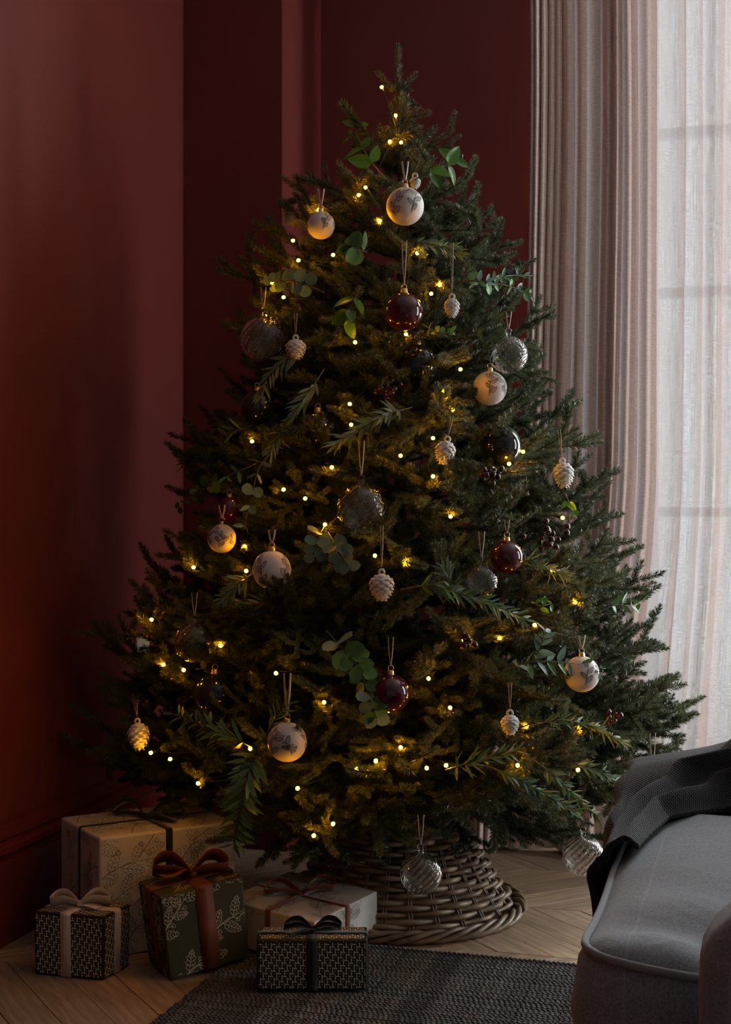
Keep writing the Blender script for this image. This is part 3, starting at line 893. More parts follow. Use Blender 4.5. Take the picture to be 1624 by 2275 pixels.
def twig_needles(path, rad, dens, V, Fc, r):
    """brush of needles along a polyline (numpy), two triangles each"""
    path = np.array(path); seg = np.linalg.norm(np.diff(path, axis=0), axis=1); cum = np.concatenate([[0], np.cumsum(seg)]); L = cum[-1]
    n = max(6, int(L*dens)); s = np.sort(r.uniform(0, L, n))
    pos = np.stack([np.interp(s, cum, path[:, k]) for k in range(3)], 1)
    pos2 = np.stack([np.interp(np.minimum(s+.004, L), cum, path[:, k]) for k in range(3)], 1)
    pos1 = np.stack([np.interp(np.maximum(s-.004, 0), cum, path[:, k]) for k in range(3)], 1)
    t = pos2-pos1; t /= np.maximum(np.linalg.norm(t, axis=1, keepdims=True), 1e-9)
    up = np.tile(np.array([0, 0, 1.0]), (n, 1)); a = np.cross(t, up); an = np.linalg.norm(a, axis=1, keepdims=True); a = np.where(an > 1e-3, a/np.maximum(an, 1e-9), np.array([1.0, 0, 0])); c = np.cross(a, t)
    ph = r.uniform(0, 2*PI, n); rd = a*np.cos(ph)[:, None] + c*(np.sin(ph)*.85+.12)[:, None]
    end = s/L; fw = .75 + .55*(end > .93)*r.uniform(0, 3, n) + r.uniform(-.2, .3, n)
    d = rd + t*fw[:, None]; d /= np.linalg.norm(d, axis=1, keepdims=True)
    ln = rad*r.uniform(.75, 1.2, n)*np.minimum(1, .62+.5*np.minimum(1, (1-end)*L/.02))
    w = np.cross(d, rd + r.normal(0, .6, (n, 3))); w /= np.maximum(np.linalg.norm(w, axis=1, keepdims=True), 1e-9); w *= .00080
    tip = pos + d*ln[:, None]; mid = pos + d*(ln*.45)[:, None] 
    base = sum(len(x) for x in V)
    V.append(np.stack([pos, mid+w, tip, mid-w], 1).reshape(-1, 3))
    i = np.arange(n)[:, None]*4 + base
    Fc.append(np.concatenate([i, i+1, i+2, i+3], 1))
def wobble(a, d, L, n, r, lift=0.0, w=.06):
    a = np.array(a, float); d = np.array(d, float); d /= np.linalg.norm(d); pts = [a.copy()]
    for i in range(n):
        d = d + r.normal(0, w, 3)*.5; d[2] += lift/n; d /= np.linalg.norm(d); a = a + d*(L/n); pts.append(a.copy())
    return pts
def make_spray(L, seed, dens=4000, needle=.0165, bare=.18, plain=False):
    r = np.random.default_rng(seed); V = []; Fc = []; wood = MB()
    axis = wobble((0, 0, 0), (1, 0, 0 if plain else -.04), L, 12, r, 0 if plain else .22, .015 if plain else .05)
    ax = np.array(axis); cum = np.linspace(0, 1, len(axis))
    def at(s): return np.array([np.interp(s, cum, ax[:, k]) for k in range(3)])
    wood.tube(axis, [lerp(.0022+.0045*L, .0010, c) for c in cum], 5)
    twig_needles([at(s) for s in np.linspace(bare, 1, 14)], needle, dens, V, Fc, r)
    ns = max(2, int(L/.055)); side = 1
    for i in range(0 if plain else ns):
        s = bare + (.97-bare)*(i+r.uniform(.1, .9))/ns
        if s > .96: continue
        side = -side
        ang = side*r.uniform(.62, .98); el = r.normal(.05, .30)
        p = at(s); tl = min((.10+.36*(1-s)*L*1.15), .30)*r.uniform(.75, 1.15)*min(1.0, .45+L)
        d = (math.cos(ang), math.sin(ang), el)
        tw = wobble(p, d, tl, 6, r, .18, .07); wood.tube(tw, [lerp(.0021, .0008, k/6) for k in range(7)], 4)
        twig_needles(tw, needle*.97, dens, V, Fc, r)
        if tl > .085:
            m = int(tl/.065); s2 = 1
            for q in range(m):
                t = .22 + .62*(q+r.uniform(.2, .8))/m; s2 = -s2; k = t*6; i0 = int(k); pp = tw[i0] + (tw[min(i0+1, 6)]-tw[i0])*(k-i0)
                a2 = ang + s2*r.uniform(.55, .85); d2 = (math.cos(a2), math.sin(a2), el+r.normal(0, .25))
                l2 = (.055+.35*tl*(1-t))*r.uniform(.8, 1.2)
                t2 = wobble(pp, d2, l2, 4, r, .1, .07); wood.tube(t2, [.0010, .0009, .0008, .0007, .0006], 3)
                twig_needles(t2, needle*.92, dens, V, Fc, r)
    V = np.concatenate(V); Fc = np.concatenate(Fc)
    me = bpy.data.meshes.new('needles'); me.vertices.add(len(V)); me.vertices.foreach_set('co', V.astype(np.float32).ravel())
    me.loops.add(Fc.size); me.loops.foreach_set('vertex_index', Fc.astype(np.int32).ravel())
    me.polygons.add(len(Fc)); me.polygons.foreach_set('loop_start', np.arange(0, Fc.size, 4, dtype=np.int32)); me.polygons.foreach_set('loop_total', np.full(len(Fc), 4, dtype=np.int32))
    me.update(calc_edges=True); me.materials.append(MATS['needle'])
    wm = bpy.data.meshes.new('branch'); wm.from_pydata(wood.v, [], wood.f); wm.update(); wm.materials.append(MATS['bark'])
    return wm, me, L, len(Fc)
SPRAYS = []
for i, L in enumerate((.70, .70, .70, .55, .55, .55, .40, .40, .40, .28, .28, .18, .18, .11, .11)):
    SPRAYS.append(make_spray(L, 100+i, bare=.30 if L > .5 else .2 if L > .3 else .06))
for L in (.17, .11, .075): SPRAYS.append(make_spray(L, 300+int(L*100), bare=.02, plain=True))
print('needles unique', sum(s[3] for s in SPRAYS))
tree = thing('spruce_tree', (TREE.x, TREE.y, 0), 'full green spruce decorated as a Christmas tree in a wicker skirt', 'tree')
b = MB(); b.tube([(0, 0, .03), (0, 0, .6), (.004, 0, 1.3), (0, .003, 2.02)], [.028, .022, .013, .004], 10); b.build('trunk', 'bark', tree)
BR = []
def branch(base, tip, roll=None, spray=None, name='branch'):
    """base, tip in world coordinates"""
    base = Vector(base); tip = Vector(tip); d = tip-base; L = d.length
    if spray is None:
        c = sorted(SPRAYS[:15], key=lambda s: abs(s[2]-L)+random.uniform(0, .03))[0]
    else: c = SPRAYS[spray]
    wm, nm, sl, _ = c
    x = d.normalized(); up = Vector((0, 0, 1)); y = up.cross(x)
    y = y.normalized() if y.length > 1e-3 else Vector((0, 1, 0)); z = x.cross(y)
    M = Matrix((x, y, z)).transposed()
    q = M.to_quaternion() @ Quaternion((1, 0, 0), roll if roll is not None else random.gauss(0, .45))
    o = link(name, wm, tree, base - Vector((TREE.x, TREE.y, 0)))
    o.rotation_mode = 'QUATERNION'; o.rotation_quaternion = q; k = L/sl; o.scale = (k, k, k)
    n = link('needles', nm, o); n['kind'] = 'stuff'
    BR.append((base, tip))
def axis_pt(z): return Vector((TREE.x, TREE.y, z))

# things hung on the tree must stay in sight: (px, py, depth, radius px)
KEEP = []
def blocked(base, tip):
    for t in (.45, .6, .75, .88, 1.0):
        x, y, d = proj(base.lerp(tip, t))
        hw = 38*(1.25-t)+16
        for kx, ky, kd, kr in KEEP:
            if d < kd-.015 and abs(x-kx) < kr+hw and abs(y-ky) < kr+hw and math.hypot(x-kx, y-ky) < kr+hw: return True
    return False

# ------------------------------------------------------------------ baubles and hung ornaments
def loop_ribbon(root, top, h, w, m, spread=.008, lean=0.0):
    """hanging loop from local point top up to height h"""
    for s in (-1, 1):
        b = MB(); path = catmull([top, top + RGT*(s*spread*.45+lean*.4) + UP*(h*.45), top + RGT*(s*spread*.75+lean) + UP*h], 4)
        strip(b, path, (RGT*.9 + FWD*.44*s).normalized(), w, .0006); b.build('hanging_ribbon', m, root)
def ring(root, z, r=.0055, m='gold_cap'):
    b = MB(); b.tube([RGT*(r*math.cos(a)) + UP*(z + r*.8 + r*math.sin(a)) for a in np.linspace(0, 2*PI, 13)[:-1]], .0008, 5, closed=True); b.build('ring', m, root)
def sphere_mb(R, nu=40, nv=24):
    b = MB(); prof = [(max(1e-5, R*math.sin(PI*i/nv)), -R*math.cos(PI*i/nv)) for i in range(nv+1)]
    b.lathe(prof, nu); return b
def cap_mb(R, s=1.0):
    b = MB(); b.lathe([(R*.17*s, R*.955), (R*.20*s, R*.96), (R*.20*s, R*1.02), (R*.18*s, R*1.04), (R*.185*s, R*1.15), (R*.15*s, R*1.20), (R*.0, R*1.21)], 20)
    return b
def place(px, py, rpx, k=1.0, extra=.012, keep=1.0):
    p = cone(px, py, k, extra); d = proj(p)[2]; R = rpx/F*d
    KEEP.append((px, py, d, rpx*keep)); return p, R
def printed_bauble(px, py, rpx, label, seed, ribbon=.085, k=1.0, extra=.012, keep=1.0, spin=0.0):
    p, R = place(px, py, rpx, k, extra, keep)
    root = thing('printed_bauble', p, label, 'bauble', 'hanging tree ornaments')
    sphere_mb(R).build('globe', 'matte_white', root); cap_mb(R).build('cap', 'gold_cap', root); ring(root, R*1.2)
    rnd = random.Random(seed); b = MB(); to_cam = -FWD
    for j in range(5):
        az = spin + j*2*PI/5 + rnd.uniform(-.2, .2); el = rnd.uniform(-.25, .05)
        def fmap(u, v, az=az, el=el):
            th = az + u/R/max(.35, math.cos(el+v/R)); ph = el + v/R
            n = (to_cam*math.cos(th) + RGT*math.sin(th))*math.cos(ph) + UP*math.sin(ph)
            return n*(R*1.006)
        st = xf(sprig_strokes(rnd, R*1.25, R*.48, .7), 0, -R*.55, PI/2 + rnd.uniform(-.5, .5))
        ink(b, st, .0008, fmap, lambda u, v: abs(v) < R*1.15)
    tag(b.build('printed_pattern', 'bauble_ink', root, smooth=False), kind='stuff')
    if ribbon: loop_ribbon(root, UP*(R*1.2+.006), ribbon, .0042, 'ribbon_cream', .009)
    return root
def gloss_bauble(px, py, rpx, label, m='burgundy_gloss', ribbon=.10, k=1.0, extra=.012, keep=1.0, cap='gold_cap'):
    p, R = place(px, py, rpx, k, extra, keep)
    root = thing('glossy_bauble', p, label, 'bauble', 'hanging tree ornaments')
    sphere_mb(R, 48, 30).build('globe', m, root); cap_mb(R).build('cap', cap, root); ring(root, R*1.2)
    if ribbon: loop_ribbon(root, UP*(R*1.2+.006), ribbon, .0018, 'ribbon_cream', .007)
    return root
def glass_bauble(px, py, rpx, label, ribbon=.07, k=1.0, extra=.012, keep=1.0, n=16, twist=1.1, depth=.030):
    p, R = place(px, py, rpx, k, extra, keep)
    root = thing('glass_bauble', p, label, 'bauble', 'hanging tree ornaments')
    b = MB(); NU, NV = n*8, 36
    for sgn, f in ((1, 1.0), (-1, .955)):
        rows = []
        for i in range(NV+1):
            ph = PI*i/NV; row = []
            for q in range(NU+1):
                th = 2*PI*(q % NU)/NU
                w = math.sin(ph)**.7
                rr = R*f*(1 + (depth*w*(abs(math.cos(.5*n*(th + twist*math.cos(ph))))*2-1.2) if sgn > 0 else 0))
                row.append((rr*math.sin(ph)*math.cos(th), rr*math.sin(ph)*math.sin(th), -rr*math.cos(ph)))
            rows.append(row)
        b.grid(rows, flip=(sgn < 0))
    b.build('globe', 'bauble_glass', root)
    b = MB(); b.lathe([(R*.14, R*.94), (R*.12, R*1.02), (R*.10, R*1.08), (R*.13, R*1.12), (R*.11, R*1.17), (0, R*1.18)], 16); b.build('neck', 'bauble_glass', root)
    b = MB(); r = .006; b.tube([RGT*(r*math.cos(a)) + UP*(R*1.17 + r*.8 + r*math.sin(a)) for a in np.linspace(0, 2*PI, 13)[:-1]], .0013, 6, closed=True); b.build('loop', 'bauble_glass', root)
    if ribbon: loop_ribbon(root, UP*(R*1.17+.008), ribbon, .0022, 'ribbon_cream', .008)
    return root
def CR(t): return interp([(0, .12), (.12, .42), (.3, .68), (.5, .84), (.7, .90), (.85, .74), (.95, .45), (1, .15)], t)
def cone_ornament(px, py, hpx, label, slim=1.0, ribbon=.07, k=1.0, extra=.015, tilt=0.0, keep=1.0):
    p, Hh = place(px, py, hpx/2, k, extra, keep)
    root = thing('pinecone_ornament', p, label, 'ornament', 'white pinecone ornaments'); Wd = Hh*.90*slim
    b = MB(); prof = []
    for i in range(15):
        t = i/14; prof.append((max(1e-4, Wd*CR(t)), -Hh + 1.9*Hh*t))
    b.lathe(prof, 18)
    nrow = 9
    for i in range(nrow):
        t = (i+.4)/nrow; z = -Hh*.98 + 1.85*Hh*t; r = Wd*CR(t); m = 7 if 1 < i < 8 else 5
        for q in range(m):
            th = 2*PI*(q + .5*(i % 2))/m
            c = Vector((r*1.0*math.cos(th), r*1.0*math.sin(th), z)); o = Vector((math.cos(th), math.sin(th), 0)); s = Vector((-math.sin(th), math.cos(th), 0))
            w = r*PI/m*.80+.001; h = Hh*.20; e = Wd*.26
            tipd = o*e - UP*h*.7
            b.add([c - s*w + UP*h*.3, c + s*w + UP*h*.3, c + s*w*.8 + tipd*.75, c + tipd*1.15 - UP*h*.2, c - s*w*.8 + tipd*.75, c + o*e*.75 + UP*h*.15, c - UP*h*.6],
                  [(0, 1, 5), (1, 2, 5), (2, 3, 5), (3, 4, 5), (4, 0, 5), (2, 6, 3), (3, 6, 4)])
    o = b.build('cone', 'bisque', root)
    b = MB(); r = .0052; b.tube([RGT*(r*math.cos(a)) + UP*(Hh*.90 + r*.6 + r*1.1*math.sin(a)) for a in np.linspace(0, 2*PI, 13)[:-1]], .0026, 7, closed=True); b.build('eyelet', 'bisque', root)
    root.rotation_euler = (0, tilt, 0)
    if ribbon:
        loop_ribbon(root, UP*(Hh*.92+.013), ribbon, .0018, 'twine', .004)
    return root

KEEP.append((318, 1495, 3.9, -6))   # the switch plate shows between the branches
printed_bauble(900, 458, 42, 'white printed bauble with brown twigs just under the treetop', 1, .045, spin=.5)
printed_bauble(713, 500, 31, 'small white printed bauble beneath the upper spruce shoot', 2, .04, keep=.5)
printed_bauble(493, 1196, 32, 'white printed bauble glowing above a fairy light near the red wall', 3, .03, keep=.6)
printed_bauble(604, 1266, 43, 'white printed bauble tucked under needles beside the round-leaf eucalyptus', 4, .03, keep=.7, spin=.9)
printed_bauble(638, 1648, 44, 'white printed bauble on grey ribbon lit gold from below', 5, .085, spin=.3)
printed_bauble(1292, 1497, 40, 'white printed bauble behind the eucalyptus stem near the curtain', 6, .03, extra=.0, keep=.7)
printed_bauble(1088, 862, 38, 'pale printed bauble half hidden under the spruce needles below clear glass', 8, .0, k=.7, keep=.3)
gloss_bauble(898, 692, 43, 'burgundy glossy bauble hanging from long ribbon below the printed bauble')
gloss_bauble(1126, 1237, 37, 'burgundy glossy bauble with gold cap near dark berries', ribbon=.03, keep=.8)
gloss_bauble(868, 1540, 43, 'burgundy glossy bauble beside trailing eucalyptus leaves', ribbon=.06)
gloss_bauble(510, 1133, 30, 'dark burgundy bauble in shade behind thin eucalyptus', ribbon=.0, k=.8, keep=.5)
gloss_bauble(572, 905, 38, 'black glass bauble in the shade under narrow-leaf sprig', 'black_gloss', .0, k=.8, keep=-.6)
gloss_bauble(706, 958, 44, 'black glass bauble between the grey-green sprigs', 'black_gloss', .0, k=.75, keep=-.6)
gloss_bauble(926, 812, 48, 'large black glass bauble deep inside the branches', 'black_gloss', .0, k=.7, keep=-.6)
gloss_bauble(1112, 990, 46, 'smoky glass bauble with bright rim on the window side', 'black_gloss', .0, k=.85, keep=-.6)
gloss_bauble(478, 1543, 48, 'black glass bauble low on the shaded side of the tree', 'black_gloss', .0, k=.75, keep=-.6)
glass_bauble(585, 752, 50, 'large clear ribbed glass bauble against the red wall', .05, keep=.7)
glass_bauble(1130, 788, 42, 'clear swirled glass bauble beside the curtain edge', .04, extra=.0, keep=.7)
glass_bauble(803, 1130, 55, 'large clear dimpled glass bauble in the middle of the tree', .075)
glass_bauble(432, 1427, 44, 'clear speckled glass bauble glowing amber from fairy lights', .05)
glass_bauble(935, 1940, 46, 'clear spiral glass bauble hanging before the wicker skirt', .06, k=1.0, extra=.06)
glass_bauble(1296, 1900, 45, 'clear spiral glass bauble hanging over bare oak floor', .0, extra=-.05)
glass_bauble(1070, 1290, 36, 'clear teardrop glass bauble sunk behind the narrow leaves', .055, keep=.7)
glass_bauble(1450, 1770, 40, 'clear glass bauble almost hidden behind the charcoal throw', .085, extra=.0)
cone_ornament(657, 774, 46, 'white pinecone ornament beside the large ribbed glass bauble', 1.0, .045)
cone_ornament(989, 1003, 54, 'white pinecone ornament next to two fairy lights', .85, .04, tilt=.2)
cone_ornament(1252, 1053, 58, 'white pinecone ornament against the pink curtain folds', .8, .06, tilt=-.1)
cone_ornament(848, 1302, 62, 'white pinecone ornament on twine below the dimpled glass bauble', .9, .085)
cone_ornament(308, 1633, 62, 'white pinecone ornament at the shaded branch tips by the wall', .78, .03, tilt=-.1, extra=.0)
cone_ornament(1133, 1608, 46, 'white pinecone ornament above the golden feathery sprig', .9, .05)
cone_ornament(1004, 682, 44, 'small white pinecone ornament peeping through needles by the burgundy bauble', .8, .11, keep=.6)
cone_ornament(922, 405, 26, 'tiny white pinecone ornament near the treetop', 1.0, .0, k=.8)

# ------------------------------------------------------------------ fairy lights
mat('bulb_glow', (1.0, 0.62, 0.2), rough=0.4, emit=(1.0, 0.37, 0.0038), estr=235.0)
BULBS = [(848,193),(866,314),(891,316),(879,256),(812,416),(797,433),(708,466),(843,490),(651,534),(663,578),(740,566),(977,632),(927,562),(958,652),(902,742),(589,702),(1023,820),(985,868),(1006,910),(962,973),(890,1012),(780,943),(777,897),(737,1038),(789,760),(962,1058),(1131,1030),(1162,1003),(630,1087),(678,1107),(722,1165),(500,1209),(544,1214),(547,1268),(1001,1147),(903,1248),(833,1234),(1227,1266),(1278,1337),(337,1376),(490,1434),(363,1476),(408,1488),(1030,1420),(1188,1388),(1110,1417),(952,1507),(613,1495),(1000,1572),(1170,1612),(556,1663),(335,1672),(378,1686),(890,1660),(793,1708),(948,1706),(991,1700),(440,1740),(661,1751),(740,1830),(697,1856),(1290,1620),(1284,1710),(604,628),(630,660),(560,980),(860,1600),(1250,1150),(720,1560),(835,1690),(1150,1700),(430,1260)]
FREE = {(848,193), (337,1376), (903,1248), (661,1751), (737,1038), (962,1058)}
lights = thing('string_lights', (TREE.x, TREE.y, 0), 'string of small warm fairy lights wound around the tree', 'lights')
org = Vector((TREE.x, TREE.y, 0))
bm_ = bmesh.new(); bmesh.ops.create_icosphere(bm_, subdivisions=2, radius=.0040)
for v in bm_.verts: v.co.z *= 1.15
bulb_me = bpy.data.meshes.new('bulb'); bm_.to_mesh(bulb_me); bm_.free(); bulb_me.materials.append(MATS['bulb_glow'])
bulb_me.polygons.foreach_set('use_smooth', [True]*len(bulb_me.polygons))
sk = MB(); sk.tube([(0, 0, .003), (0, 0, .009), (0, 0, .016)], [.0030, .0034, .0026], 7)
sock_me = bpy.data.meshes.new('socket'); sock_me.from_pydata(sk.v, [], sk.f); sock_me.materials.append(MATS['wire'])
bp3 = []
for px, py in BULBS:
    seen = True
    p = cone(px, py, 1.0, .012 if (px, py) in FREE else -.022)
    d = proj(p)[2]; KEEP.append((px, py, d-.01, 0 if (px, py) in FREE else -12)); bp3.append(p)
    o = link('bulb', bulb_me, lights, p-org)
    tilt = Vector((org.x, org.y, p.z+.02)) - p; tilt.normalize()
    o.rotation_mode = 'QUATERNION'; o.rotation_quaternion = Vector((0, 0, 1)).rotation_difference((tilt + UP*random.uniform(-.6, .6)).normalized())
    link('socket', sock_me, o)
rows_ = {}
for (px, py), p in zip(BULBS, bp3): rows_.setdefault(int(py/120), []).append((px, p))
order = []
for i, k in enumerate(sorted(rows_)):
    r_ = sorted(rows_[k], key=lambda q: q[0], reverse=bool(i % 2)); order += [q[1] for q in r_]
path = []
for a, c in zip(order, order[1:]):
    axis_ = Vector((org.x, org.y, 0))
    def inn(p, f): return Vector((lerp(p.x, axis_.x, f), lerp(p.y, axis_.y, f), p.z))
    path.append(inn(a, .05)); 
    path.append(inn(a.lerp(c, .5), .30) - UP*.01)
path.append(order[-1])
b = MB(); b.tube([q-org for q in catmull(path, 6)], .0014, 5); b.build('cable', 'wire', lights)

# ------------------------------------------------------------------ greenery tucked into the tree
def leaf_mesh(name, wid, power=(.6, .6), cup=.10, curl=-.12, m='euca_silver', nL=7, nW=2):
    b = MB(); rows = []
    for i in range(nL+1):
        t = i/nL; w = wid/2*(math.sin(PI*min(1, max(0, t**power[0])))**power[1] if 0 < t < 1 else .0)+.004
        if i == nL: w = .002
        row = []
        for j in range(-nW, nW+1):
            s = j/nW; row.append((t, s*w, curl*t*t + cup*abs(s)*wid*(1-.3*t)))
        rows.append(row)
    b.grid(rows)
    me = bpy.data.meshes.new(name); me.from_pydata(b.v, [], b.f); me.update(); me.materials.append(MATS[m]); me.polygons.foreach_set('use_smooth', [True]*len(me.polygons)); return me
LEAF = {
    'round': leaf_mesh('leaf', .92, (.9, .5), .08, -.10, 'euca_silver'),
    'roundg': leaf_mesh('leaf', .80, (.85, .55), .10, -.15, 'euca_green'),
    'broad': leaf_mesh('leaf', .56, (.72, .8), .14, -.20, 'salal_green'),
    'sickle': leaf_mesh('leaf', .34, (.75, .85), .12, -.22, 'euca_green'),
    'sickles': leaf_mesh('leaf', .36, (.75, .85), .12, -.20, 'euca_silver'),
    'lance': leaf_mesh('leaf', .155, (.85, .8), .12, -.18, 'lance_green', 5, 1),
    'lanceg': leaf_mesh('leaf', .145, (.85, .8), .12, -.18, 'lance_grey', 5, 1),
    'feather': leaf_mesh('leaf', .085, (.8, .7), .10, -.22, 'feather_gold', 4, 1),
}
def sprig(name, label, pxs, kinds, n, size, stem='stem_green', spread=.9, extra=.02, k=1.0, keep=14, opp=True, face=.6, taper=.35, tuft=0, seed=0, rad=.0016, drop=0.0, group='foliage sprigs tucked into the tree'):
    rnd = random.Random(seed*31+len(label)); pts = []
    for i, q in enumerate(pxs):
        e = extra if len(q) < 3 else q[2]
        pts.append(cone(q[0], q[1], k, e if i else min(e, 0) - .03))
    root = thing(name, pts[0], label, 'sprig', group); o = pts[0]
    path = catmull([p-o for p in pts], 8); N = len(path)
    b = MB(); b.tube(path, [lerp(rad, rad*.45, i/(N-1)) for i in range(N)], 5); b.build('stem', stem, root)
    for q in path[N//4::3]:
        x, y, d = proj(q+o); KEEP.append((x, y, d, keep))
    view = (CAM - o).normalized()
    if name == 'narrow_leaf_sprig': n = int(n*1.35)
    for i in range(n):
        t = .16 + .84*(i+.5)/n if not opp else .14 + .86*((i//2)+.6)/((n+1)//2)
        t = min(t, 1.0); f = t*(N-1); i0 = min(int(f), N-2); p = path[i0].lerp(path[i0+1], f-i0); tg = (path[i0+1]-path[i0]).normalized()
        sd = tg.cross(view).normalized(); nn = sd.cross(tg)
        s = 1 if i % 2 else -1; az = (rnd.uniform(-1.45, 1.45) if name == 'narrow_leaf_sprig' else rnd.gauss(0, .75)) if face < .9 else rnd.gauss(0, .35)
        outw = (sd*s*math.cos(az) + nn*math.sin(az)).normalized()
        dr = (tg*math.cos(spread+rnd.gauss(0, .12)) + outw*math.sin(spread)).normalized()
        if t > .985: dr = (tg + outw*.25).normalized()
        dr = (dr - UP*drop + Vector((rnd.gauss(0, .16), rnd.gauss(0, .16), rnd.gauss(0, .16)))).normalized()
        up = (nn*face + view*.3 + UP*.35 + Vector((rnd.gauss(0, .35), rnd.gauss(0, .35), rnd.gauss(0, .35)))); y = up.cross(dr).normalized(); z = dr.cross(y)
        L = size*(1-taper*t)*rnd.uniform(.8, 1.15); kind = rnd.choice(kinds) if isinstance(kinds, list) else kinds
        lf = link('leaf', LEAF[kind], root, p + dr*.001)
        lf.rotation_mode = 'QUATERNION'; lf.rotation_quaternion = Matrix((dr, y, z)).transposed().to_quaternion(); lf.scale = (L, L, L)
    if tuft:
        for i in range(tuft):
            t = rnd.uniform(.55, 1.0); f = t*(N-1); i0 = min(int(f), N-2); p = path[i0].lerp(path[i0+1], f-i0); tg = (path[i0+1]-path[i0]).normalized()
            dr = (tg*1.2 + Vector((rnd.gauss(0, .45), rnd.gauss(0, .45), rnd.gauss(0, .45)))).normalized(); up = view + Vector((rnd.gauss(0, .5), rnd.gauss(0, .5), rnd.gauss(0, .5))); y = up.cross(dr).normalized(); z = dr.cross(y)
            L = rnd.uniform(.022, .042); lf = link('leaf', LEAF['feather'], root, p); lf.rotation_mode = 'QUATERNION'; lf.rotation_quaternion = Matrix((dr, y, z)).transposed().to_quaternion(); lf.scale = (L, L, L)
    return root
E = 'eucalyptus_sprig'; G = 'narrow_leaf_sprig'; S = 'broad_leaf_sprig'
sprig(S, 'bright green broad-leaf sprig sticking out below the treetop', [(860, 400), (815, 345), (790, 290), (795, 268)], 'broad', 9, .058, spread=1.0, seed=1, face=1.0)
sprig(S, 'curling green broad leaves carrying berries beside the treetop', [(905, 410), (960, 375), (1000, 365), (1012, 352)], 'broad', 6, .062, spread=1.1, seed=2, drop=.5)
sprig(S, 'dark broad leaves in the shade beside the burgundy bauble', [(800, 640), (780, 680), (768, 715)], 'broad', 5, .060, seed=3, k=.9, drop=.4)
sprig(E, 'rosette of round green eucalyptus leaves on the upper tree', [(815, 560), (790, 552), (776, 548)], 'roundg', 9, .044, spread=1.1, seed=4, face=1.0, taper=.2)
sprig(E, 'silver-dollar eucalyptus stretched below the upper fairy lights', [(720, 650), (670, 628), (625, 625), (600, 632)], 'round', 14, .036, spread=1.1, seed=5, face=1.0)
sprig(E, 'bluish eucalyptus with green tip reaching across to the curtain', [(1010, 625), (1070, 625), (1130, 635), (1180, 655)], ['sickles', 'roundg', 'sickle'], 18, .036, stem='stem_brown', spread=.95, seed=6)
sprig(E, 'leafy eucalyptus shoot with fresh tip next to the curtain', [(1010, 660), (1070, 630), (1130, 612), (1182, 612)], ['sickle', 'sickles'], 18, .030, spread=.8, seed=26)
sprig(E, 'pair of round silver eucalyptus leaves below the dimpled glass bauble', [(720, 1170), (705, 1200), (700, 1240)], 'round', 8, .040, spread=1.15, seed=7, face=1.0)
sprig(E, 'hanging chain of round silver eucalyptus beside the dimpled glass bauble', [(728, 1180), (745, 1210), (762, 1240), (775, 1262)], 'round', 14, .036, spread=1.15, seed=8, face=1.0)
sprig(E, 'sparse thin eucalyptus drooping past the shaded burgundy bauble', [(600, 1010), (575, 1040), (560, 1100), (540, 1180)], ['round', 'sickles'], 10, .034, spread=1.1, seed=9, keep=8)
sprig(E, 'loose eucalyptus spray reaching to the red wall', [(570, 1030), (500, 1060), (440, 1090), (395, 1130)], ['sickle', 'roundg'], 16, .034, spread=.95, seed=10)
sprig(E, 'trailing eucalyptus hanging in front of a burgundy bauble', [(725, 1400), (760, 1440), (800, 1490), (820, 1550), (838, 1600)], ['roundg', 'round', 'roundg'], 20, .046, spread=1.0, seed=11, face=1.0, extra=.035)
sprig(E, 'long horizontal eucalyptus stem with drooping leaves before the printed bauble', [(1115, 1490), (1180, 1470), (1260, 1472), (1345, 1485)], ['sickles', 'sickle', 'sickles'], 18, .046, spread=1.1, seed=12, extra=.035, drop=.3)
sprig(E, 'short upright eucalyptus shoot with pale leaves by the printed bauble', [(1180, 1470), (1200, 1440), (1212, 1400)], ['sickles', 'round'], 10, .040, spread=.8, seed=13, extra=.03)
sprig(S, 'thin climbing vine with small leaves beyond the branch tips', [(1330, 1360), (1370, 1343), (1410, 1345), (1440, 1322)], 'sickle', 9, .040, spread=.9, seed=14, extra=.0, rad=.0011)
sprig(S, 'small curly ivy shoot under the burgundy bauble', [(940, 720), (975, 740), (1005, 735)], 'roundg', 10, .022, spread=1.1, seed=15)
sprig(S, 'wilted ivy tip hanging below a branch against the curtain', [(1255, 1095), (1265, 1118), (1275, 1140)], 'broad', 4, .030, seed=16, extra=.0, drop=.6)
sprig(S, 'small dark leaf shoot beside the fairy light near the curtain', [(1170, 1330), (1200, 1345), (1225, 1340)], 'broad', 6, .034, seed=17)
sprig(G, 'olive-like sprig with long leaves near the ribbed glass bauble', [(690, 770), (640, 795), (600, 830), (570, 885)], 'lanceg', 20, .052, spread=.65, seed=18, drop=.25)
sprig(G, 'dense drooping grey-green sprig above the shaded black bauble', [(720, 820), (680, 880), (640, 940), (600, 1005)], 'lanceg', 44, .046, spread=.55, seed=19, tuft=12, opp=False)
sprig(G, 'dark narrow-leaf sprig pointing at the red wall', [(560, 945), (500, 965), (450, 985), (408, 1032)], 'lance', 34, .046, spread=.6, seed=20)
sprig(G, 'pale grey-green sprig lying across above the dimpled glass bauble', [(915, 905), (860, 920), (805, 950), (748, 985)], 'lanceg', 56, .040, spread=.62, seed=21, opp=False, taper=.15)
sprig(G, 'feathery sprig with golden tips under the topmost printed bauble', [(905, 540), (945, 540), (985, 548), (1018, 560)], ['lanceg', 'lanceg', 'feather'], 34, .040, spread=.55, seed=22, tuft=40)
sprig(G, 'broad mass of green and yellow narrow leaves across the window side', [(890, 1310), (960, 1300), (1030, 1320), (1100, 1345), (1165, 1375)], ['lance', 'lanceg', 'lance'], 62, .044, spread=.65, seed=23, opp=False, extra=.04)
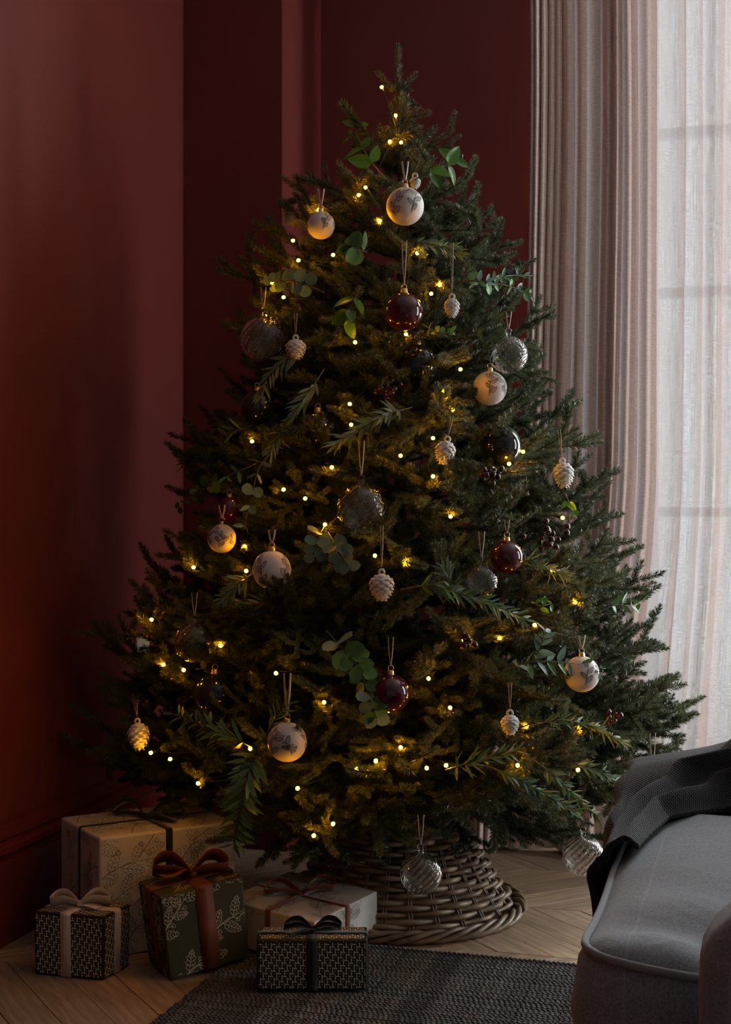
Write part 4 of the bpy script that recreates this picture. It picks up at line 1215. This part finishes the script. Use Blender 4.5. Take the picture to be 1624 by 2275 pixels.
sprig(G, 'upright tuft of narrow grey leaves in the middle of the tree', [(985, 1340), (1000, 1300), (990, 1260)], 'lanceg', 22, .046, spread=.6, seed=24, extra=.04)
sprig(G, 'yellow-green feathery sprig glowing at a fairy light by the burgundy bauble', [(1140, 1255), (1180, 1245), (1220, 1262), (1255, 1275)], ['lance', 'feather'], 26, .036, spread=.55, seed=25, tuft=40)
sprig(G, 'narrow-leaf sprig reaching towards the shaded pinecone', [(560, 1660), (510, 1635), (450, 1610), (385, 1585)], 'lance', 34, .054, spread=.62, seed=27, extra=.03)
sprig(G, 'long green fern-like sprig hanging over the large white present', [(575, 1660), (555, 1710), (535, 1790), (518, 1878)], 'lance', 50, .058, spread=.85, seed=28, opp=True, extra=.06, taper=.25, face=1.0, keep=30)
sprig(G, 'young narrow leaves glowing beside the ribbon-hung printed bauble', [(570, 1690), (590, 1640), (615, 1590), (640, 1560)], 'lance', 22, .040, spread=.7, seed=29)
sprig(G, 'dusky narrow-leaf tuft below the shaded printed baubles', [(560, 1275), (525, 1300), (495, 1330)], 'lanceg', 26, .044, spread=.65, seed=30)
sprig(G, 'golden narrow leaves lit by fairy lights low on the tree', [(990, 1710), (1040, 1695), (1090, 1680), (1150, 1668)], ['lance', 'lance', 'feather'], 36, .044, spread=.75, seed=31, opp=False, extra=.04)
sprig(G, 'heather-like green sprig drooping at the lower branches', [(1080, 1700), (1150, 1730), (1220, 1770), (1270, 1800)], ['lanceg', 'lance'], 48, .036, spread=.6, seed=32, tuft=40, opp=False, extra=.04)
sprig(G, 'bushy feathery sprig tip above the hanging floor-side bauble', [(1190, 1690), (1240, 1730), (1280, 1775), (1325, 1810)], ['lanceg', 'lance'], 40, .034, spread=.6, seed=33, tuft=40, opp=False, extra=.03)
sprig(G, 'pale green bushy sprig reaching towards the charcoal throw', [(1250, 1690), (1320, 1710), (1370, 1735), (1400, 1765)], 'lanceg', 40, .034, spread=.6, seed=34, tuft=24, opp=False, extra=.02)
sprig(G, 'golden-green feathery spray spreading above the lowest branches', [(1180, 1610), (1250, 1600), (1320, 1615), (1385, 1650)], ['lance', 'feather'], 40, .036, spread=.5, seed=35, tuft=60, opp=False, extra=.02)
sprig(G, 'dark lance-leaf sprig crossing behind the dashed fairy lights', [(640, 1330), (560, 1340), (500, 1330)], 'lance', 18, .040, seed=36, k=.9)

# dark berry clusters
bme = sphere_mb(.0062, 12, 8); berry_me = bpy.data.meshes.new('berry'); berry_me.from_pydata(bme.v, [], bme.f); berry_me.materials.append(MATS['berry']); berry_me.polygons.foreach_set('use_smooth', [True]*len(berry_me.polygons))
def berries(label, px, py, n, spread, seed, extra=.02, k=1.0):
    rnd = random.Random(seed); c = cone(px, py, k, extra); root = thing('berry_cluster', c, label, 'berries', 'dark berry clusters in the tree')
    st = MB()
    for i in range(n):
        a = Vector((rnd.gauss(0, 1), rnd.gauss(0, .7), rnd.gauss(0, .8)))*spread*.5
        o = link('berry', berry_me, root, a); s = rnd.uniform(.8, 1.15); o.scale = (s, s, s*1.1)
        st.tube([Vector((0, .02, -.01))*.6, a*.5 + Vector((0, .008, -.004)), a], .0007, 4)
    st.build('twig', 'stem_brown', root); x, y, d = proj(c); KEEP.append((x, y, d, 26))
berries('dark red berries among glossy leaves beside the smoky glass bauble', 1088, 1048, 16, .026, 1)
berries('dark red berry spray standing out against the pink curtain', 1222, 1188, 18, .032, 2, .0)
berries('berry tip above the curling leaves near the treetop', 1018, 346, 12, .012, 3, .0)
berries('red berries glowing around a fairy light on the lower tree', 1036, 1424, 12, .020, 4)
berries('dark berries hidden in the shade near the trunk', 862, 868, 12, .024, 5, .0, .9)
berries('dark berry cluster at the branch tips near the curtain hem', 1362, 1592, 9, .018, 6, .0)

# ------------------------------------------------------------------ branches (after the list of things that must stay visible)
def tipbranch(px, py, rise=.10, dd=0.0, spray=None):
    tip = P(px, py, TD+dd)
    r = (tip-axis_pt(tip.z)).length
    base = axis_pt(max(.30, tip.z - rise*r*3.0))
    base = base.lerp(Vector((tip.x, tip.y, base.z)), .12)
    branch(base, tip, random.gauss(0, .35), spray)
# the leader and the top whorls
branch(P(884, 262, TD), P(880, 102, TD), 0, 15)
for px, py, bx, by, sp in ((838, 160, 878, 205, 17), (924, 162, 882, 212, 17), (893, 205, 884, 262, 17), (758, 228, 808, 290, 17), (806, 285, 850, 350, 17), (926, 240, 884, 300, 16), (905, 215, 884, 330, 16), (868, 232, 882, 330, 16), (838, 296, 880, 392, 16), (935, 285, 892, 380, 16), (958, 322, 895, 392, 16), (962, 350, 900, 392, 17), (830, 322, 872, 400, 17), (912, 262, 886, 370, 16), (862, 290, 884, 380, 16), (900, 300, 880, 390, 16), (655, 392, 760, 425, 16)):
    branch(P(bx, by, TD), P(px, py, TD+random.uniform(-.06, .02)), None, sp)
SIL = [(668, 400), (640, 452), (612, 485), (596, 520), (600, 570), (503, 632), (560, 668), (555, 735), (490, 792), (505, 882), (540, 905), (430, 985), (470, 960), (405, 1035), (392, 1105), (440, 1140), (340, 1270), (395, 1245), (350, 1330), (325, 1395), (220, 1478), (300, 1400), (240, 1590), (262, 1615), (205, 1678), (210, 1722), (250, 1745), (300, 1770), (380, 1800), (470, 1850),
       (1000, 425), (1066, 462), (1095, 505), (1070, 520), (1130, 545), (1110, 590), (1150, 640), (1140, 690), (1228, 745), (1185, 760), (1185, 832), (1120, 780), (1195, 900), (1230, 930), (1297, 970), (1255, 1000), (1240, 1030), (1358, 1098), (1290, 1120), (1220, 1140), (1180, 1170), (1250, 1230), (1362, 1285), (1330, 1300), (1410, 1320), (1452, 1352), (1448, 1408), (1420, 1465), (1395, 1540), (1415, 1560), (1380, 1590), (1465, 1608), (1500, 1615), (1550, 1648), (1520, 1672), (1445, 1690), (1425, 1780), (1400, 1820), (1250, 1868), (1350, 1905), (1215, 1880), (1395, 1730)]
for px, py in SIL:
    tipbranch(px, py, .07 if py > 1500 else .11 if py > 700 else .16, random.uniform(-.10, .06))
# fill: whorls all round, denser in front, sorted low to high
made = 0
levels = np.linspace(.40, 1.86, 26)
for li, z in enumerate(levels):
    R = RZ(z); n = int(3.5 + 8.2*R/.70)
    ph = random.uniform(0, 6.28)
    for k in range(n):
        for attempt in range(10):
            a = ph + 2*PI*k/n + random.uniform(-.35, .35) + attempt*.22
            rr = RZ(z)*random.uniform(.74, .98)
            tz = z + random.uniform(-.05, .05)
            tip = axis_pt(tz) + Vector((math.cos(a), math.sin(a), 0))*rr
            rise = .22 if z > 1.2 else .12 if z > .7 else .02
            base = axis_pt(max(.33, tz - rise*rr*1.3)); base = base.lerp(Vector((tip.x, tip.y, base.z)), .06)
            if tip.x < XL+.12 or tip.y > YB-.15 or (tip.x < XC+.12 and tip.y > YC-.12): continue
            lim = 3.40 if z < 1.2 else 3.58
            if tip.y > lim: tip = base.lerp(tip, max(.3, (lim-base.y)/(tip.y-base.y)))
            if not blocked(base, tip): break
        else: continue
        branch(base, tip); made += 1
# drooping front skirt of the lowest tier
for px, py, dd in ((560, 1905, -.34), (640, 1890, -.42), (720, 1925, -.50), (800, 1880, -.52), (830, 1900, -.5), (900, 1850, -.50), (960, 1830, -.5), (1040, 1830, -.48), (1120, 1845, -.40), (1180, 1860, -.30), (480, 1890, -.25), (700, 1840, -.45)):
    tip = P(px, py, TD+dd); base = axis_pt(tip.z+.16); branch(base.lerp(tip, .12), tip)
# short shoots growing round each fairy light
for (px, py), p in zip(BULBS, bp3):
    for q in range(2):
        inn_ = Vector((TREE.x, TREE.y, p.z)) - p; inn_.normalize()
        off = Vector((random.gauss(0, 1), random.gauss(0, 1), random.gauss(0, .7))).normalized()*random.uniform(.022, .045)
        tip = p + off + inn_*random.uniform(-.005, .03); base = tip + inn_*random.uniform(.06, .10) - off*.4 - UP*random.uniform(-.01, .05)
        if tip.x < XL+.05: continue
        if not blocked(base, tip): branch(base, tip, None, 13 + q, 'shoot')
# outer shoots facing the room
for _ in range(70):
    px = random.uniform(330, 1400); py = random.uniform(480, 1830)
    z = zpx(py); R = RZ(z)
    if abs(px-TPX)/F*TD > R*.9: continue
    p = cone(px, py, 1.0, random.uniform(-.02, .03)); inn_ = Vector((TREE.x, TREE.y, p.z)) - p; inn_.normalize()
    tip = p - UP*random.uniform(0, .04); base = p + inn_*random.uniform(.12, .19) + UP*random.uniform(-.03, .05) + RGT*random.uniform(-.08, .08)
    if not blocked(base, tip): branch(base, tip, None, random.choice((9, 10, 11, 12)), 'shoot')
print('branches', len(BR))
